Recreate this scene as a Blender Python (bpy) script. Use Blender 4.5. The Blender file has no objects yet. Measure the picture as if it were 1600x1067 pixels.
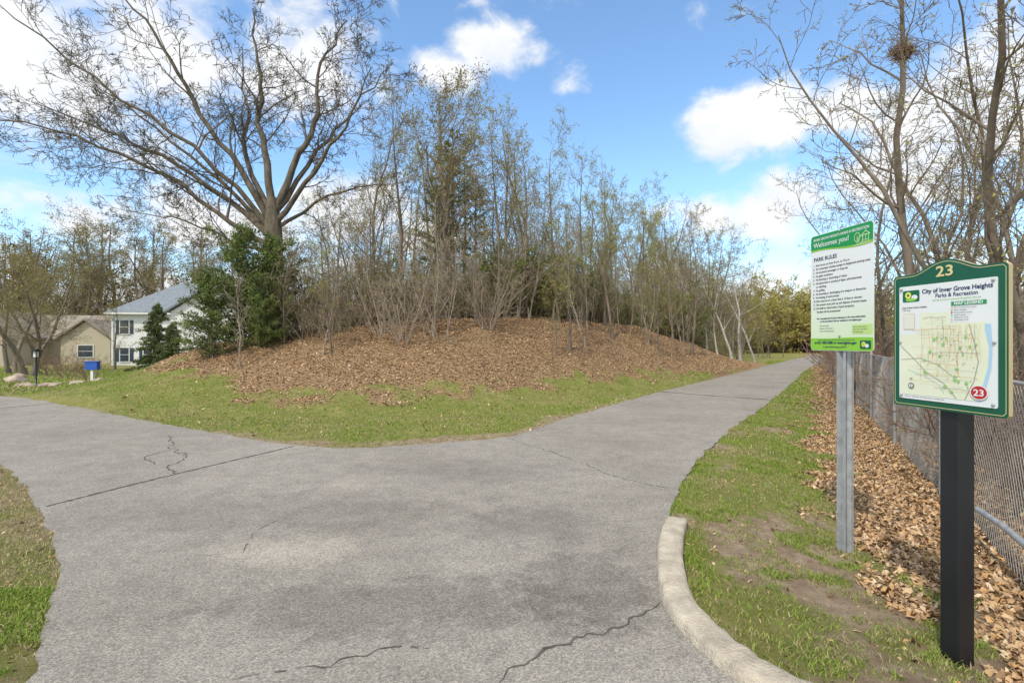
import bpy, math, random
import numpy as np
from mathutils import Vector, Matrix
rng=np.random.default_rng(11); random.seed(11)
scene=bpy.context.scene
COL=scene.collection
D2R=math.radians

# ---------------------------------------------------------------- helpers
def new_obj(name,data,parent=None,loc=None,rotz=None,label=None,cat=None,kind=None,group=None):
    o=bpy.data.objects.new(name,data); COL.objects.link(o)
    if parent: o.parent=parent
    if loc is not None: o.location=loc
    if rotz is not None: o.rotation_euler[2]=rotz
    if label: o["label"]=label
    if cat: o["category"]=cat
    if kind: o["kind"]=kind
    if group: o["group"]=group
    return o
def mesh_np(name,verts,faces,mats,midx=None,col=None,smooth=False):
    me=bpy.data.meshes.new(name)
    verts=np.asarray(verts,dtype=np.float32)
    me.vertices.add(len(verts)); me.vertices.foreach_set("co",verts.ravel())
    faces=[np.asarray(f,dtype=np.int32) for f in faces if len(f)]
    nl=sum(f.size for f in faces); npoly=sum(len(f) for f in faces)
    me.loops.add(nl); me.polygons.add(npoly)
    me.loops.foreach_set("vertex_index",np.concatenate([f.ravel() for f in faces]))
    tot=np.concatenate([np.full(len(f),f.shape[1]) for f in faces]).astype(np.int32)
    st=np.concatenate([[0],np.cumsum(tot)[:-1]]).astype(np.int32)
    me.polygons.foreach_set("loop_start",st)
    for m in mats: me.materials.append(m)
    if midx is not None: me.polygons.foreach_set("material_index",np.asarray(midx,dtype=np.int32))
    if smooth: me.polygons.foreach_set("use_smooth",np.ones(npoly,dtype=bool))
    me.update(calc_edges=True)
    if col is not None:
        a=me.color_attributes.new("col","FLOAT_COLOR","POINT")
        c=np.ones((len(verts),4),dtype=np.float32); c[:,:3]=col
        a.data.foreach_set("color",c.ravel())
    return me
def smst(a): 
    a=np.clip(a,0,1); return a*a*(3-2*a)
def catmull(P,n=8):
    P=[np.array(p,float) for p in P]; out=[]
    N=len(P)
    for i in range(N-1):
        p0,p1,p2,p3=P[max(i-1,0)],P[i],P[i+1],P[min(i+2,N-1)]
        for k in range(n):
            t=k/n
            out.append(.5*((2*p1)+(-p0+p2)*t+(2*p0-5*p1+4*p2-p3)*t*t+(-p0+3*p1-3*p2+p3)*t**3))
    out.append(P[-1])
    return np.array(out)
_tab=rng.random((256,256))
def vnoise(x,y):
    xi=np.floor(x).astype(int); yi=np.floor(y).astype(int)
    fx=x-xi; fy=y-yi; fx=fx*fx*(3-2*fx); fy=fy*fy*(3-2*fy)
    a=_tab[xi%256,yi%256]; b=_tab[(xi+1)%256,yi%256]; c=_tab[xi%256,(yi+1)%256]; d=_tab[(xi+1)%256,(yi+1)%256]
    return (a*(1-fx)+b*fx)*(1-fy)+(c*(1-fx)+d*fx)*fy
def fbm(x,y,o=4):
    s=0;a=.5
    for i in range(o):
        s=s+a*vnoise(x+i*17.3,y+i*9.1); x=x*2.03;y=y*2.03;a*=.5
    return s/(1-.5**o)

# ---------------------------------------------------------------- materials
def newmat(name):
    m=bpy.data.materials.new(name); m.use_nodes=True
    nt=m.node_tree; b=nt.nodes["Principled BSDF"]
    return m,nt,b
def N(nt,t,**k):
    n=nt.nodes.new(t)
    for a,v in k.items(): setattr(n,a,v)
    return n
def ramp(nt,fac,stops):
    r=N(nt,"ShaderNodeValToRGB")
    e=r.color_ramp.elements
    e[0].position=stops[0][0]; e[0].color=(*stops[0][1],1)
    e[1].position=stops[-1][0]; e[1].color=(*stops[-1][1],1)
    for p,c in stops[1:-1]:
        x=e.new(p); x.color=(*c,1)
    nt.links.new(fac,r.inputs[0]); return r.outputs[0]
def noiseN(nt,vec,scale,detail=4,rough=.55):
    n=N(nt,"ShaderNodeTexNoise"); n.inputs["Scale"].default_value=scale
    n.inputs["Detail"].default_value=detail; n.inputs["Roughness"].default_value=rough
    if vec is not None: nt.links.new(vec,n.inputs["Vector"])
    return n.outputs["Fac"]
def mixc(nt,fac,a,b,mode='MIX'):
    m=N(nt,"ShaderNodeMix",data_type='RGBA',blend_type=mode)
    for sock,v in ((m.inputs[0],fac),(m.inputs[6],a),(m.inputs[7],b)):
        if isinstance(v,(int,float)): sock.default_value=v
        elif isinstance(v,tuple): sock.default_value=(*v,1) if len(v)==3 else v
        else: nt.links.new(v,sock)
    return m.outputs[2]
def simple(name,c1,c2=None,scale=8,rough=.8,bump=0,bscale=40,metal=0,stretch=None,spec=None):
    m,nt,b=newmat(name)
    tc=N(nt,"ShaderNodeTexCoord"); vec=tc.outputs["Object"]
    if stretch:
        mp=N(nt,"ShaderNodeMapping"); mp.inputs["Scale"].default_value=stretch
        nt.links.new(vec,mp.inputs[0]); vec=mp.outputs[0]
    if c2 is None: c2=tuple(x*.85 for x in c1)
    f=noiseN(nt,vec,scale)
    c=ramp(nt,f,[(.3,c2),(.7,c1)])
    nt.links.new(c,b.inputs["Base Color"])
    b.inputs["Roughness"].default_value=rough; b.inputs["Metallic"].default_value=metal
    if spec is not None: b.inputs["Specular IOR Level"].default_value=spec
    if bump:
        bp=N(nt,"ShaderNodeBump"); bp.inputs["Strength"].default_value=bump; bp.inputs["Distance"].default_value=.02
        nt.links.new(noiseN(nt,vec,bscale),bp.inputs["Height"]); nt.links.new(bp.outputs[0],b.inputs["Normal"])
    return m
def foliage(name,c1,c2,trans=.35):
    m=simple(name,c1,c2,2,.7); nt=m.node_tree; b=nt.nodes["Principled BSDF"]
    src=b.inputs["Base Color"].links[0].from_socket
    t=N(nt,"ShaderNodeBsdfTranslucent"); nt.links.new(src,t.inputs[0])
    ms=N(nt,"ShaderNodeMixShader"); ms.inputs[0].default_value=trans
    nt.links.new(b.outputs[0],ms.inputs[1]); nt.links.new(t.outputs[0],ms.inputs[2]); nt.links.new(ms.outputs[0],nt.nodes["Material Output"].inputs[0])
    return m
def colmat(name,rough=.8,trans=0):
    m,nt,b=newmat(name)
    a=N(nt,"ShaderNodeAttribute",attribute_name="col")
    tc=N(nt,"ShaderNodeTexCoord")
    f=noiseN(nt,tc.outputs["Object"],30)
    c=ramp(nt,f,[(.3,(.75,.75,.75)),(.7,(1.1,1.1,1.1))])
    cc=mixc(nt,1.0,a.outputs["Color"],c,'MULTIPLY')
    nt.links.new(cc,b.inputs["Base Color"]); b.inputs["Roughness"].default_value=rough
    b.inputs["Specular IOR Level"].default_value=.2
    if trans:
        t=N(nt,"ShaderNodeBsdfTranslucent"); nt.links.new(cc,t.inputs[0])
        ms=N(nt,"ShaderNodeMixShader"); ms.inputs[0].default_value=trans
        out=nt.nodes["Material Output"]
        nt.links.new(b.outputs[0],ms.inputs[1]); nt.links.new(t.outputs[0],ms.inputs[2]); nt.links.new(ms.outputs[0],out.inputs[0])
    return m

M_bark=simple("bark_grey_brown",(.27,.215,.16),(.11,.086,.063),6,.9,.8,30,stretch=(1,1,.25))
M_barkoak=simple("oak_bark",(.20,.165,.12),(.07,.056,.042),7,.95,1.,18,stretch=(1,1,.25))
M_twig=simple("twig_bark",(.29,.222,.155),(.145,.11,.077),3,.9)
M_twigpale=simple("pale_twig_bark",(.43,.345,.265),(.24,.19,.14),3,.9)
M_twigred=simple("reddish_twig_bark",(.33,.21,.15),(.17,.115,.08),3,.9)
M_birch=simple("birch_bark",(.62,.58,.52),(.28,.25,.22),8,.8)
M_bud=foliage("spring_leaf_buds",(.50,.50,.10),(.32,.34,.07))
M_budpale=foliage("yellow_leaf_buds",(.54,.48,.13),(.36,.32,.09))
M_budbrown=foliage("olive_brown_buds",(.37,.31,.10),(.22,.19,.06))
M_conif=foliage("conifer_needles",(.16,.20,.06),(.06,.085,.027),.15)
M_conif2=foliage("juniper_needles",(.20,.25,.055),(.075,.11,.028),.2)
M_shrub=foliage("shrub_leaves",(.28,.33,.07),(.12,.155,.035),.3)
M_leaf=colmat("fallen_leaves",.8)
M_grass=colmat("grass_blades",.7,.25)

# ---------------------------------------------------------------- layout (metres, z up, y away)
far_edge=[(-60,34),(-30,20.5),(-20,16.2),(-13.8,13.9),(-11.6,12.9),(-7.7,10.2),(-5.07,8.5),(-3.2,7.4),(-2.07,7.2),(-.96,7.6),(0,8.1),(1.28,10.3),(4.0,14.6),(7.3,19.4),(16,32),(22.3,41),(30,52),(36,62)]
right_edge=[(39.5,61),(33,51),(25,40.5),(16.6,28.6),(10.3,18.75),(6.2,12.4),(3.98,9.09),(2.54,6.78),(1.83,5.53),(1.46,4.67),(1.336,4.36),(1.187,4.04),(1.01,3.56),(.891,3.10),(.861,2.81),(.89,2.57),(.947,2.367),(1.03,2.2),(1.35,1.85),(2.1,1.5),(3.5,1.3),(8,1.2),(9,-12)]
left_edge=[(-4,-12),(-2.4,0),(-2.05,1.6),(-2.14,2.25),(-2.55,2.81),(-3.09,3.46),(-4.13,4.49),(-5.02,5.29),(-6.4,6.3),(-9,7.6),(-20,11.5),(-60,24)]
fe=catmull(far_edge,10); re_=catmull(right_edge,8); le=catmull(left_edge,8)
def rag(P,a,f=3.0):
    out=P.copy(); out[:,0]+=a*(fbm(P[:,0]*f+5,P[:,1]*f)-.5)*2; out[:,1]+=a*(fbm(P[:,0]*f+50,P[:,1]*f+9)-.5)*2; return out
def densify(P,step=.12,maxd=18):
    out=[P[0]]
    for a,b in zip(P[:-1],P[1:]):
        L=np.linalg.norm(b-a); k=1 if np.linalg.norm(a)>maxd+8 else max(1,int(L/step))
        for i in range(1,k+1): out.append(a+(b-a)*i/k)
    return np.array(out)
fe=rag(densify(fe,.05),.07,4); le=rag(densify(le,.05),.07,4)
red=densify(re_,.05); w=smst((red[:,1]-4.4)/.6)[:,None]; red=rag(red,.06,4)*w+red*(1-w)
POLY=np.vstack([fe,red,le])
def inside(x,y,P=POLY):
    c=np.zeros(x.shape,bool); j=len(P)-1
    for i in range(len(P)):
        xi,yi=P[i]; xj,yj=P[j]
        if yi!=yj:
            m=((yi>y)!=(yj>y))&(x<(xj-xi)*(y-yi)/(yj-yi)+xi); c^=m
        j=i
    return c
Pc=np.vstack([catmull(far_edge,4),catmull(right_edge,4),catmull(left_edge,4)])
def distedge(x,y):
    d=np.full(x.shape,1e9)
    for i in range(len(Pc)-1):
        a=Pc[i];b=Pc[i+1]; ab=b-a; l=ab@ab
        if l<1e-9: continue
        t=np.clip(((x-a[0])*ab[0]+(y-a[1])*ab[1])/l,0,1)
        d=np.minimum(d,np.hypot(x-a[0]-t*ab[0],y-a[1]-t*ab[1]))
    return d
def yfront(x): return np.interp(x,[-16,-13,-10,-5.6,-3.4,-1,2.2,5,8.65,14.6,20],[16,13.6,11.8,11.5,11.3,12.2,14.8,17.6,21.2,29.5,38])
def leaffront(x): return np.interp(x,[-16,-13,-11,-9,-5.6,-3.4,-1,2.2,5,8.65,14.6,20],[19.5,18.4,15.4,13.2,11.3,10.9,12.1,14.6,17.3,21.0,29,39])
def Hm(x): return 1.1*np.interp(x,[-16.5,-14.5,-13,-11.2,-9,-6.5,-2.4,1.3,6,10,15,18],[0,.18,.5,1.1,1.5,1.75,2.1,2.25,2.0,1.3,.3,0])
FX0,FY0,FS=3.36,3.36,.565
def fence_x(y): return FX0+(y-FY0)*FS
def height(x,y):
    x=np.asarray(x,float);y=np.asarray(y,float)
    t=smst((y-yfront(x)+1.8)/8.8)
    h=Hm(x)*t
    h=h*(1-.45*smst((y-yfront(x)-12)/20))
    left=smst((-13.-x)/6)*smst((y-14)/26)
    h=h-.62*left
    h=h+.16*(fbm(x*.6,y*.6)-.5)*smst(h/.5)*2
    vx=(x-(np.interp(y,[1.3,2.3,3,4.4,6.8,9,12.4,18.8,28.6,41],[3.5,1.0,.9,1.35,2.54,3.98,6.2,10.3,16.6,25])))
    v=smst((vx-.35)/1.0)*smst((y-1.4)/.6)*(1-smst((y-30)/10))
    h=h-.07*v
    return h
def fullheight(x,y):
    h=height(x,y)
    d=np.minimum(1,distedge(x,y)/1.0)
    return h+.045*(fbm(x*2.2,y*2.2)-.5)*d+.02*(fbm(x*9,y*9,2)-.5)*d
def masks(x,y):
    n=fbm(x*1.1+3,y*1.1); n2=fbm(x*3.+31,y*3.,3)
    fx=fence_x(y)
    rightv=(x>np.interp(y,[0,2.3,3,4.4,6.8,9,12.4,18.8,28.6,41,60],[5,.9,.8,1.2,2.4,3.8,6.0,10.0,16.2,24,27]))&(y>1.2)
    wst=np.interp(y,[2,3.3,4.5,7.2,20,40],[.65,1.05,1.45,1.6,1.4,1.2])
    lr=smst((x-(fx-wst)+ (n2-.5)*1.3)/.65)
    dist=distedge(x,y)
    lm=smst((y-leaffront(x)+.3+(n-.5)*2.4+(n2-.5)*1.8)/1.5)*smst((Hm(x)-.02)/.2)
    lm=np.where(x<-11.5,lm*smst((n2-.35)/.2),lm)
    leaf=np.where(rightv,lr,lm)
    near=smst((5.2-y)/1.4)*smst((x-1.15)/.6)
    bare_r=smst((n-.46+.33*near+ .5*(n2-.5))/.30)*np.where(y<9,1,.45)
    bare_m=smst((.5-dist+ (n-.5)*.9)/.4)*.8*np.where((x>-5)&(x<3),1,.35)
    mid=(y>yfront(x)-9)&(~rightv)&(x>-13)&(y>7)
    dirt=np.where(rightv,bare_r,np.where(mid,bare_m,.3))
    nearleft=(x<-1.8)&(y<7)&(x>-9)
    dirt=np.where(nearleft,smst((n-.2)/.3)*.75,dirt)
    return leaf,dirt

# ---------------------------------------------------------------- ground
def axis(lo,hi,segs):
    out=[]
    for a,b,s in segs: out+=list(np.arange(a,b,s))
    g=[];v=segs[-1][1];s=segs[-1][2]
    while v<hi: g.append(v); s*=1.22; v+=s
    g.append(hi); 
    l=[];v=segs[0][0];s=segs[0][2]
    while v>lo:
        s*=1.25; v-=s; l.append(max(v,lo))
    return np.array(l[::-1]+out+g)
xs=axis(-600,600,[(-18,-8,.22),(-8,1,.13),(1,5,.05),(5,8,.13),(8,26,.25)])
ys=axis(-40,700,[(1,2,.1),(2,6,.05),(6,9,.1),(9,20,.16),(20,44,.35)])
X,Y=np.meshgrid(xs,ys); xf=X.ravel(); yf=Y.ravel()
ins=inside(xf,yf)
Z=fullheight(xf,yf)
Z=np.where(ins,np.minimum(Z,0)-.03,Z)
lf,dt=masks(xf,yf)
nx,ny=len(xs),len(ys)
ii,jj=np.meshgrid(np.arange(nx-1),np.arange(ny-1))
a=(jj*nx+ii).ravel()
F=np.stack([a,a+1,a+1+nx,a+nx],1)
m,nt,b=newmat("ground_soil_grass")
at=N(nt,"ShaderNodeAttribute",attribute_name="col"); sp=N(nt,"ShaderNodeSeparateColor"); nt.links.new(at.outputs["Color"],sp.inputs[0])
tc=N(nt,"ShaderNodeTexCoord"); v=tc.outputs["Object"]
g1=ramp(nt,noiseN(nt,v,2.3,9,.75),[(.3,(.16,.19,.045)),(.5,(.23,.23,.07)),(.72,(.36,.31,.14))])
d1=ramp(nt,noiseN(nt,v,7,10,.78),[(.3,(.19,.135,.085)),(.45,(.30,.22,.145)),(.58,(.41,.315,.215)),(.72,(.55,.45,.325))])
l1=ramp(nt,noiseN(nt,v,22,9,.8),[(.34,(.12,.075,.042)),(.48,(.28,.18,.10)),(.6,(.43,.295,.175)),(.72,(.56,.41,.265))])
def soft(sock):
    ad=N(nt,"ShaderNodeMath",operation='ADD'); nt.links.new(sock,ad.inputs[0])
    nn=N(nt,"ShaderNodeMath",operation='MULTIPLY_ADD'); nt.links.new(noiseN(nt,v,16,7,.8),nn.inputs[0]); nn.inputs[1].default_value=1.8; nn.inputs[2].default_value=-.9
    nt.links.new(nn.outputs[0],ad.inputs[1])
    r=N(nt,"ShaderNodeMapRange"); r.inputs[1].default_value=.25; r.inputs[2].default_value=.75; nt.links.new(ad.outputs[0],r.inputs[0]); return r.outputs[0]
c=mixc(nt,soft(sp.outputs[1]),g1,d1); c=mixc(nt,soft(sp.outputs[0]),c,l1)
nt.links.new(c,b.inputs["Base Color"]); b.inputs["Roughness"].default_value=.95; b.inputs["Specular IOR Level"].default_value=.1
bp=N(nt,"ShaderNodeBump"); bp.inputs["Strength"].default_value=1.; bp.inputs["Distance"].default_value=.03
nt.links.new(noiseN(nt,v,30,10,.8),bp.inputs["Height"]); nt.links.new(bp.outputs[0],b.inputs["Normal"])
M_ground=m
gm=mesh_np("ground",np.stack([xf,yf,Z],1),[F],[M_ground],col=np.stack([lf,dt,np.zeros_like(lf)],1),smooth=True)
new_obj("ground",gm,kind="structure")

# ---------------------------------------------------------------- asphalt
m,nt,b=newmat("aged_asphalt")
tc=N(nt,"ShaderNodeTexCoord"); v=tc.outputs["Object"]
big=ramp(nt,noiseN(nt,v,.5,6,.6),[(.32,(.262,.240,.208)),(.5,(.305,.281,.246)),(.68,(.345,.318,.280))])
mid=ramp(nt,noiseN(nt,v,4,8,.72),[(.3,(.87,.87,.875)),(.6,(1.04,1.04,1.04))])
c=mixc(nt,1.,big,mid,'MULTIPLY')
vo=N(nt,"ShaderNodeTexVoronoi"); vo.inputs["Scale"].default_value=135; nt.links.new(v,vo.inputs["Vector"])
sc=N(nt,"ShaderNodeSeparateColor"); nt.links.new(vo.outputs["Color"],sc.inputs[0])
spk=ramp(nt,sc.outputs[0],[(.0,(.46,.46,.46)),(.35,(.86,.86,.86)),(.75,(1.1,1.09,1.07)),(.97,(1.6,1.56,1.48))])
c=mixc(nt,.72,c,spk,'MULTIPLY')
def spot(c,cx,cy,rx,ry,colr,amt):
    mp=N(nt,"ShaderNodeMapping"); mp.vector_type='POINT'
    mp.inputs["Location"].default_value=(-cx/rx,-cy/ry,0); mp.inputs["Scale"].default_value=(1/rx,1/ry,0)
    nt.links.new(v,mp.inputs[0])
    ln=N(nt,"ShaderNodeVectorMath",operation='LENGTH'); nt.links.new(mp.outputs[0],ln.inputs[0])
    ad=N(nt,"ShaderNodeMath",operation='MULTIPLY_ADD'); nt.links.new(noiseN(nt,v,3.6,8,.75),ad.inputs[0]); ad.inputs[1].default_value=3.2
    nt.links.new(ln.outputs["Value"],ad.inputs[2])
    r=N(nt,"ShaderNodeMapRange"); r.inputs[1].default_value=2.75; r.inputs[2].default_value=2.15; r.inputs[3].default_value=0; r.inputs[4].default_value=amt
    nt.links.new(ad.outputs[0],r.inputs[0])
    return mixc(nt,r.outputs[0],c,colr,'MULTIPLY')
c=spot(c,-2.0,4.5,1.5,.7,(.80,.795,.795),.8)
c=spot(c,-1.6,3.65,.55,.32,(1.27,1.25,1.21),1)
c=spot(c,.45,3.1,.5,.6,(.70,.695,.70),.9)
c=spot(c,-.6,2.9,1.2,.35,(.73,.725,.73),.9)
c=spot(c,-1.7,5.35,.25,.3,(1.22,1.2,1.17),.8)
c=spot(c,.2,4.2,.6,.5,(.78,.78,.785),.8)
c=spot(c,-.5,5.9,1.3,.5,(.85,.85,.855),.8)
nt.links.new(c,b.inputs["Base Color"]); b.inputs["Roughness"].default_value=.92; b.inputs["Specular IOR Level"].default_value=.12
bp=N(nt,"ShaderNodeBump"); bp.inputs["Strength"].default_value=.5; bp.inputs["Distance"].default_value=.004
nt.links.new(vo.outputs["Distance"],bp.inputs["Height"]); nt.links.new(bp.outputs[0],b.inputs["Normal"])
M_asph=m
M_crack=simple("crack_tar",(.14,.125,.11),(.06,.054,.048),25,.95)
from mathutils.geometry import delaunay_2d_cdt
nP=len(POLY)
gxs=[];
for step,x0,x1,y0,y1 in ((.5,-9,9,-3,20),(1.5,-24,26,-11,45),(5,-60,40,-11,62)):
    for x in np.arange(x0,x1,step):
        for y in np.arange(y0,y1,step): gxs.append((x+step*.13,y+step*.21))
gp=np.array(gxs); k_=inside(gp[:,0],gp[:,1]); gp=gp[k_]; gp=gp[distedge(gp[:,0],gp[:,1])>.3]
vin=[Vector((float(p[0]),float(p[1]))) for p in POLY]+[Vector((float(p[0]),float(p[1]))) for p in gp]
res=delaunay_2d_cdt(vin,[(i,(i+1)%nP) for i in range(nP)],[],0,1e-5)
RV=np.array([(p[0],p[1]) for p in res[0]]); tri=np.array([list(f) for f in res[2]])
cen=RV[tri].mean(1); tri=tri[inside(cen[:,0],cen[:,1])]
V=[(p[0],p[1],.010) for p in RV]; nR=len(V)
V+= [(p[0],p[1],.010) for p in POLY]+[(p[0],p[1],-.03) for p in POLY]
sk=np.array([[nR+i,nR+(i+1)%nP,nR+nP+(i+1)%nP,nR+nP+i] for i in range(nP)])
cv=[];cf=[]
def crack(P,w,jit=.03,step=.03,zz=.0135,gap=.0):
    P=catmull(P,6); Q=[P[0]]
    for a_,b_ in zip(P[:-1],P[1:]):
        k=max(1,int(np.linalg.norm(b_-a_)/step))
        for i in range(1,k+1): Q.append(a_+(b_-a_)*i/k)
    Q=np.array(Q); n=len(Q)
    T=np.gradient(Q,axis=0); T/=np.linalg.norm(T,axis=1)[:,None]+1e-9
    Nn=np.stack([-T[:,1],T[:,0]],1)
    off=(fbm(np.arange(n)*.45+rng.random()*90,np.zeros(n)+rng.random()*50,4)-.5)*2*jit
    ww=w*(.2+1.3*rng.random(n)); ww[0]=ww[-1]=.001
    A=Q+Nn*(off+ww/2)[:,None]; B=Q+Nn*(off-ww/2)[:,None]
    s=len(V)+len(cv)
    for i in range(n): cv.append((*A[i],zz)); cv.append((*B[i],zz))
    for i in range(n-1):
        if rng.random()>=gap: cf.append([s+2*i,s+2*i+1,s+2*i+3,s+2*i+2])
crack([(-4.22,4.62),(-3.82,5.66),(-3.5,6.4),(-3.1,7.3)],.034,.015)
crack([(-.085,2.25),(.22,2.52),(.55,2.68),(.85,2.93)],.013,.05)
crack([(-1.3,2.2),(-1.03,2.34),(-.8,2.38),(-.62,2.5),(-.4,2.47)],.008,.05,gap=.1)
crack([(4.35,15.25),(5.4,14.2),(6.65,13.0)],.12,.03,step=.1)
crack([(-.1,7.95),(.8,6.4),(1.13,5.66),(1.6,5.2)],.010,.05,gap=.15)
crack([(-5.4,8.1),(-4.7,7.1),(-4.2,6.6),(-4.1,6.1),(-3.75,5.75)],.018,.09)
crack([(-4.7,7.1),(-4.75,6.6),(-4.3,6.2)],.012,.06)
crack([(-1.95,4.3),(-2.0,4.0),(-1.9,3.6)],.005,.04,gap=.35)
crack([(-12.9,10.1),(-11.6,11.2),(-11.0,12.5)],.05,.03,step=.08)
V=V+cv
mi=[0]*(len(tri)+len(sk))+[1]*len(cf)
Pn=np.array(V)
cr=np.cross(Pn[tri[:,1]]-Pn[tri[:,0]],Pn[tri[:,2]]-Pn[tri[:,0]])[:,2]
tri[cr<0]=tri[cr<0][:,::-1]
cfa=np.array(cf); cr=np.cross(Pn[cfa[:,1]]-Pn[cfa[:,0]],Pn[cfa[:,2]]-Pn[cfa[:,0]])[:,2]; cfa[cr<0]=cfa[cr<0][:,::-1]
rm=mesh_np("asphalt_path",V,[tri,sk,cfa],[M_asph,M_crack],mi)
new_obj("asphalt_path",rm,kind="structure")

# ---------------------------------------------------------------- kerb
M_conc=simple("kerb_concrete",(.66,.57,.44),(.40,.34,.265),10,.95,.9,70)
kp=densify(catmull([(1.336,4.36),(1.187,4.04),(1.01,3.56),(.891,3.10),(.861,2.81),(.89,2.57),(.947,2.367),(1.03,2.2),(1.35,1.85),(2.1,1.5),(3.5,1.3),(8,1.2)],8),.025)
T=np.gradient(kp,axis=0); T/=np.linalg.norm(T,axis=1)[:,None]; Nn=np.stack([-T[:,1],T[:,0]],1)
prof=[(-.01,-.05),(-.002,.02),(.004,.050),(.014,.064),(.04,.071),(.09,.072),(.135,.070),(.158,.062),(.168,.045),(.172,-.08)]
vv=[];ff=[];k=len(prof)
for i,(p,n_) in enumerate(zip(kp,Nn)):
    e=min(1,(i+1)/6)
    for j,(o_,z_) in enumerate(prof):
        jit=.013*(fbm(np.array(i*.31),np.array(j*1.3),4)-.5)*2
        q=p+n_*(o_*(.8+.2*e)+jit); vv.append((q[0],q[1],z_*(e if z_>0 else 1)+jit*.7))
for i in range(len(kp)-1):
    for j in range(k-1):
        a_=i*k+j; ff.append([a_,a_+1,a_+k+1,a_+k])
km=mesh_np("kerb",vv,[np.array(ff)],[M_conc],smooth=True)
new_obj("kerb",km,kind="structure")

# ---------------------------------------------------------------- scatter: leaves and grass
LB=np.array([[-.5,0,0],[-.2,.28,.10],[.22,.22,.06],[.55,0,.02],[.22,-.24,.12],[-.2,-.27,.04],[0,0,-.06]])
LI=np.array([[6,0,1],[6,1,2],[6,2,3],[6,3,4],[6,4,5],[6,5,0]])
SB=np.array([[-.5,0,0],[0,.3,.08],[.5,0,.0],[0,-.3,.08]]); SI=np.array([[0,3,1],[1,3,2]])
def scatter_leaves(pts,size,seed,base=LB,idx=LI,tilt=.4):
    r=np.random.default_rng(seed); n=len(pts); kb=len(base)
    ang=r.random(n)*6.283; ca,sa=np.cos(ang),np.sin(ang)
    tx=r.normal(0,tilt,n); ty=r.normal(0,tilt,n)
    s=size*(.5+.9*r.random(n))
    P=np.repeat(base[None],n,0)*s[:,None,None]
    P=P+r.normal(0,.07,P.shape)*s[:,None,None]
    P[:,:,1]*=(.6+.6*r.random(n))[:,None]; P[:,:,2]*=r.normal(0,1.8,n)[:,None]
    x=P[:,:,0]*ca[:,None]-P[:,:,1]*sa[:,None]; y=P[:,:,0]*sa[:,None]+P[:,:,1]*ca[:,None]
    z=P[:,:,2]+x*tx[:,None]+y*ty[:,None]
    Q=np.stack([x,y,z],2)+pts[:,None,:]; Q[:,:,2]+=(s*.2)[:,None]
    F=(np.arange(n)*kb)[:,None,None]+idx[None]
    pal=np.array([[.50,.33,.175],[.41,.26,.135],[.58,.41,.24],[.33,.205,.11],[.63,.48,.31],[.25,.16,.095],[.54,.325,.145]])
    c=pal[r.integers(0,len(pal),n)]*(.8+.4*r.random(n))[:,None]
    return Q.reshape(-1,3),F.reshape(-1,3),np.repeat(c,kb,0)
r=np.random.default_rng(5)
def sample(n,x0,x1,y0,y1,fn):
    x=r.uniform(x0,x1,n); y=r.uniform(y0,y1,n); keep=fn(x,y)
    x=x[keep];y=y[keep]; k=~inside(x,y); x=x[k];y=y[k]
    return np.stack([x,y,fullheight(x,y)],1)
P1=sample(340000,-14,14,9.5,30,lambda x,y:(masks(x,y)[0]>.05+.9*r.random(len(x)))&(y<yfront(x)+9))
P2=sample(200000,1.5,9,2.,11,lambda x,y:(masks(x,y)[0]>.12+.8*r.random(len(x)))&(x<fence_x(y)+.8)&(x>1.5+.2*y))
P2b=sample(80000,5,20,10,30,lambda x,y:(masks(x,y)[0]>.12+.8*r.random(len(x)))&(x<fence_x(y)+.8)&(x>fence_x(y)-2.2))
P3=sample(5000,-1,8,1.8,14,lambda x,y:(x>1.3)&(x>fence_x(y)-2.4))
P4=sample(1500,-9,5,8,15,lambda x,y:y<leaffront(x))
P5=sample(2600,-7,-2,2.,6,lambda x,y:x<-2)
out=[scatter_leaves(P1,.055,1,SB,SI,.28),scatter_leaves(P2,.040,2),scatter_leaves(P2b,.055,6,SB,SI,.3),scatter_leaves(np.vstack([P3,P5]),.027,3),scatter_leaves(P4,.05,4)]
vs=[];fs=[];cs=[];o=0
for a_,f_,c_ in out: vs.append(a_);fs.append(f_+o);cs.append(c_);o+=len(a_)
lm_=mesh_np("fallen_leaves",np.vstack(vs),[np.vstack(fs)],[M_leaf],col=np.vstack(cs))
new_obj("fallen_leaves",lm_,kind="stuff",label="carpet of dry brown oak leaves on the ground",cat="leaves")

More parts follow.
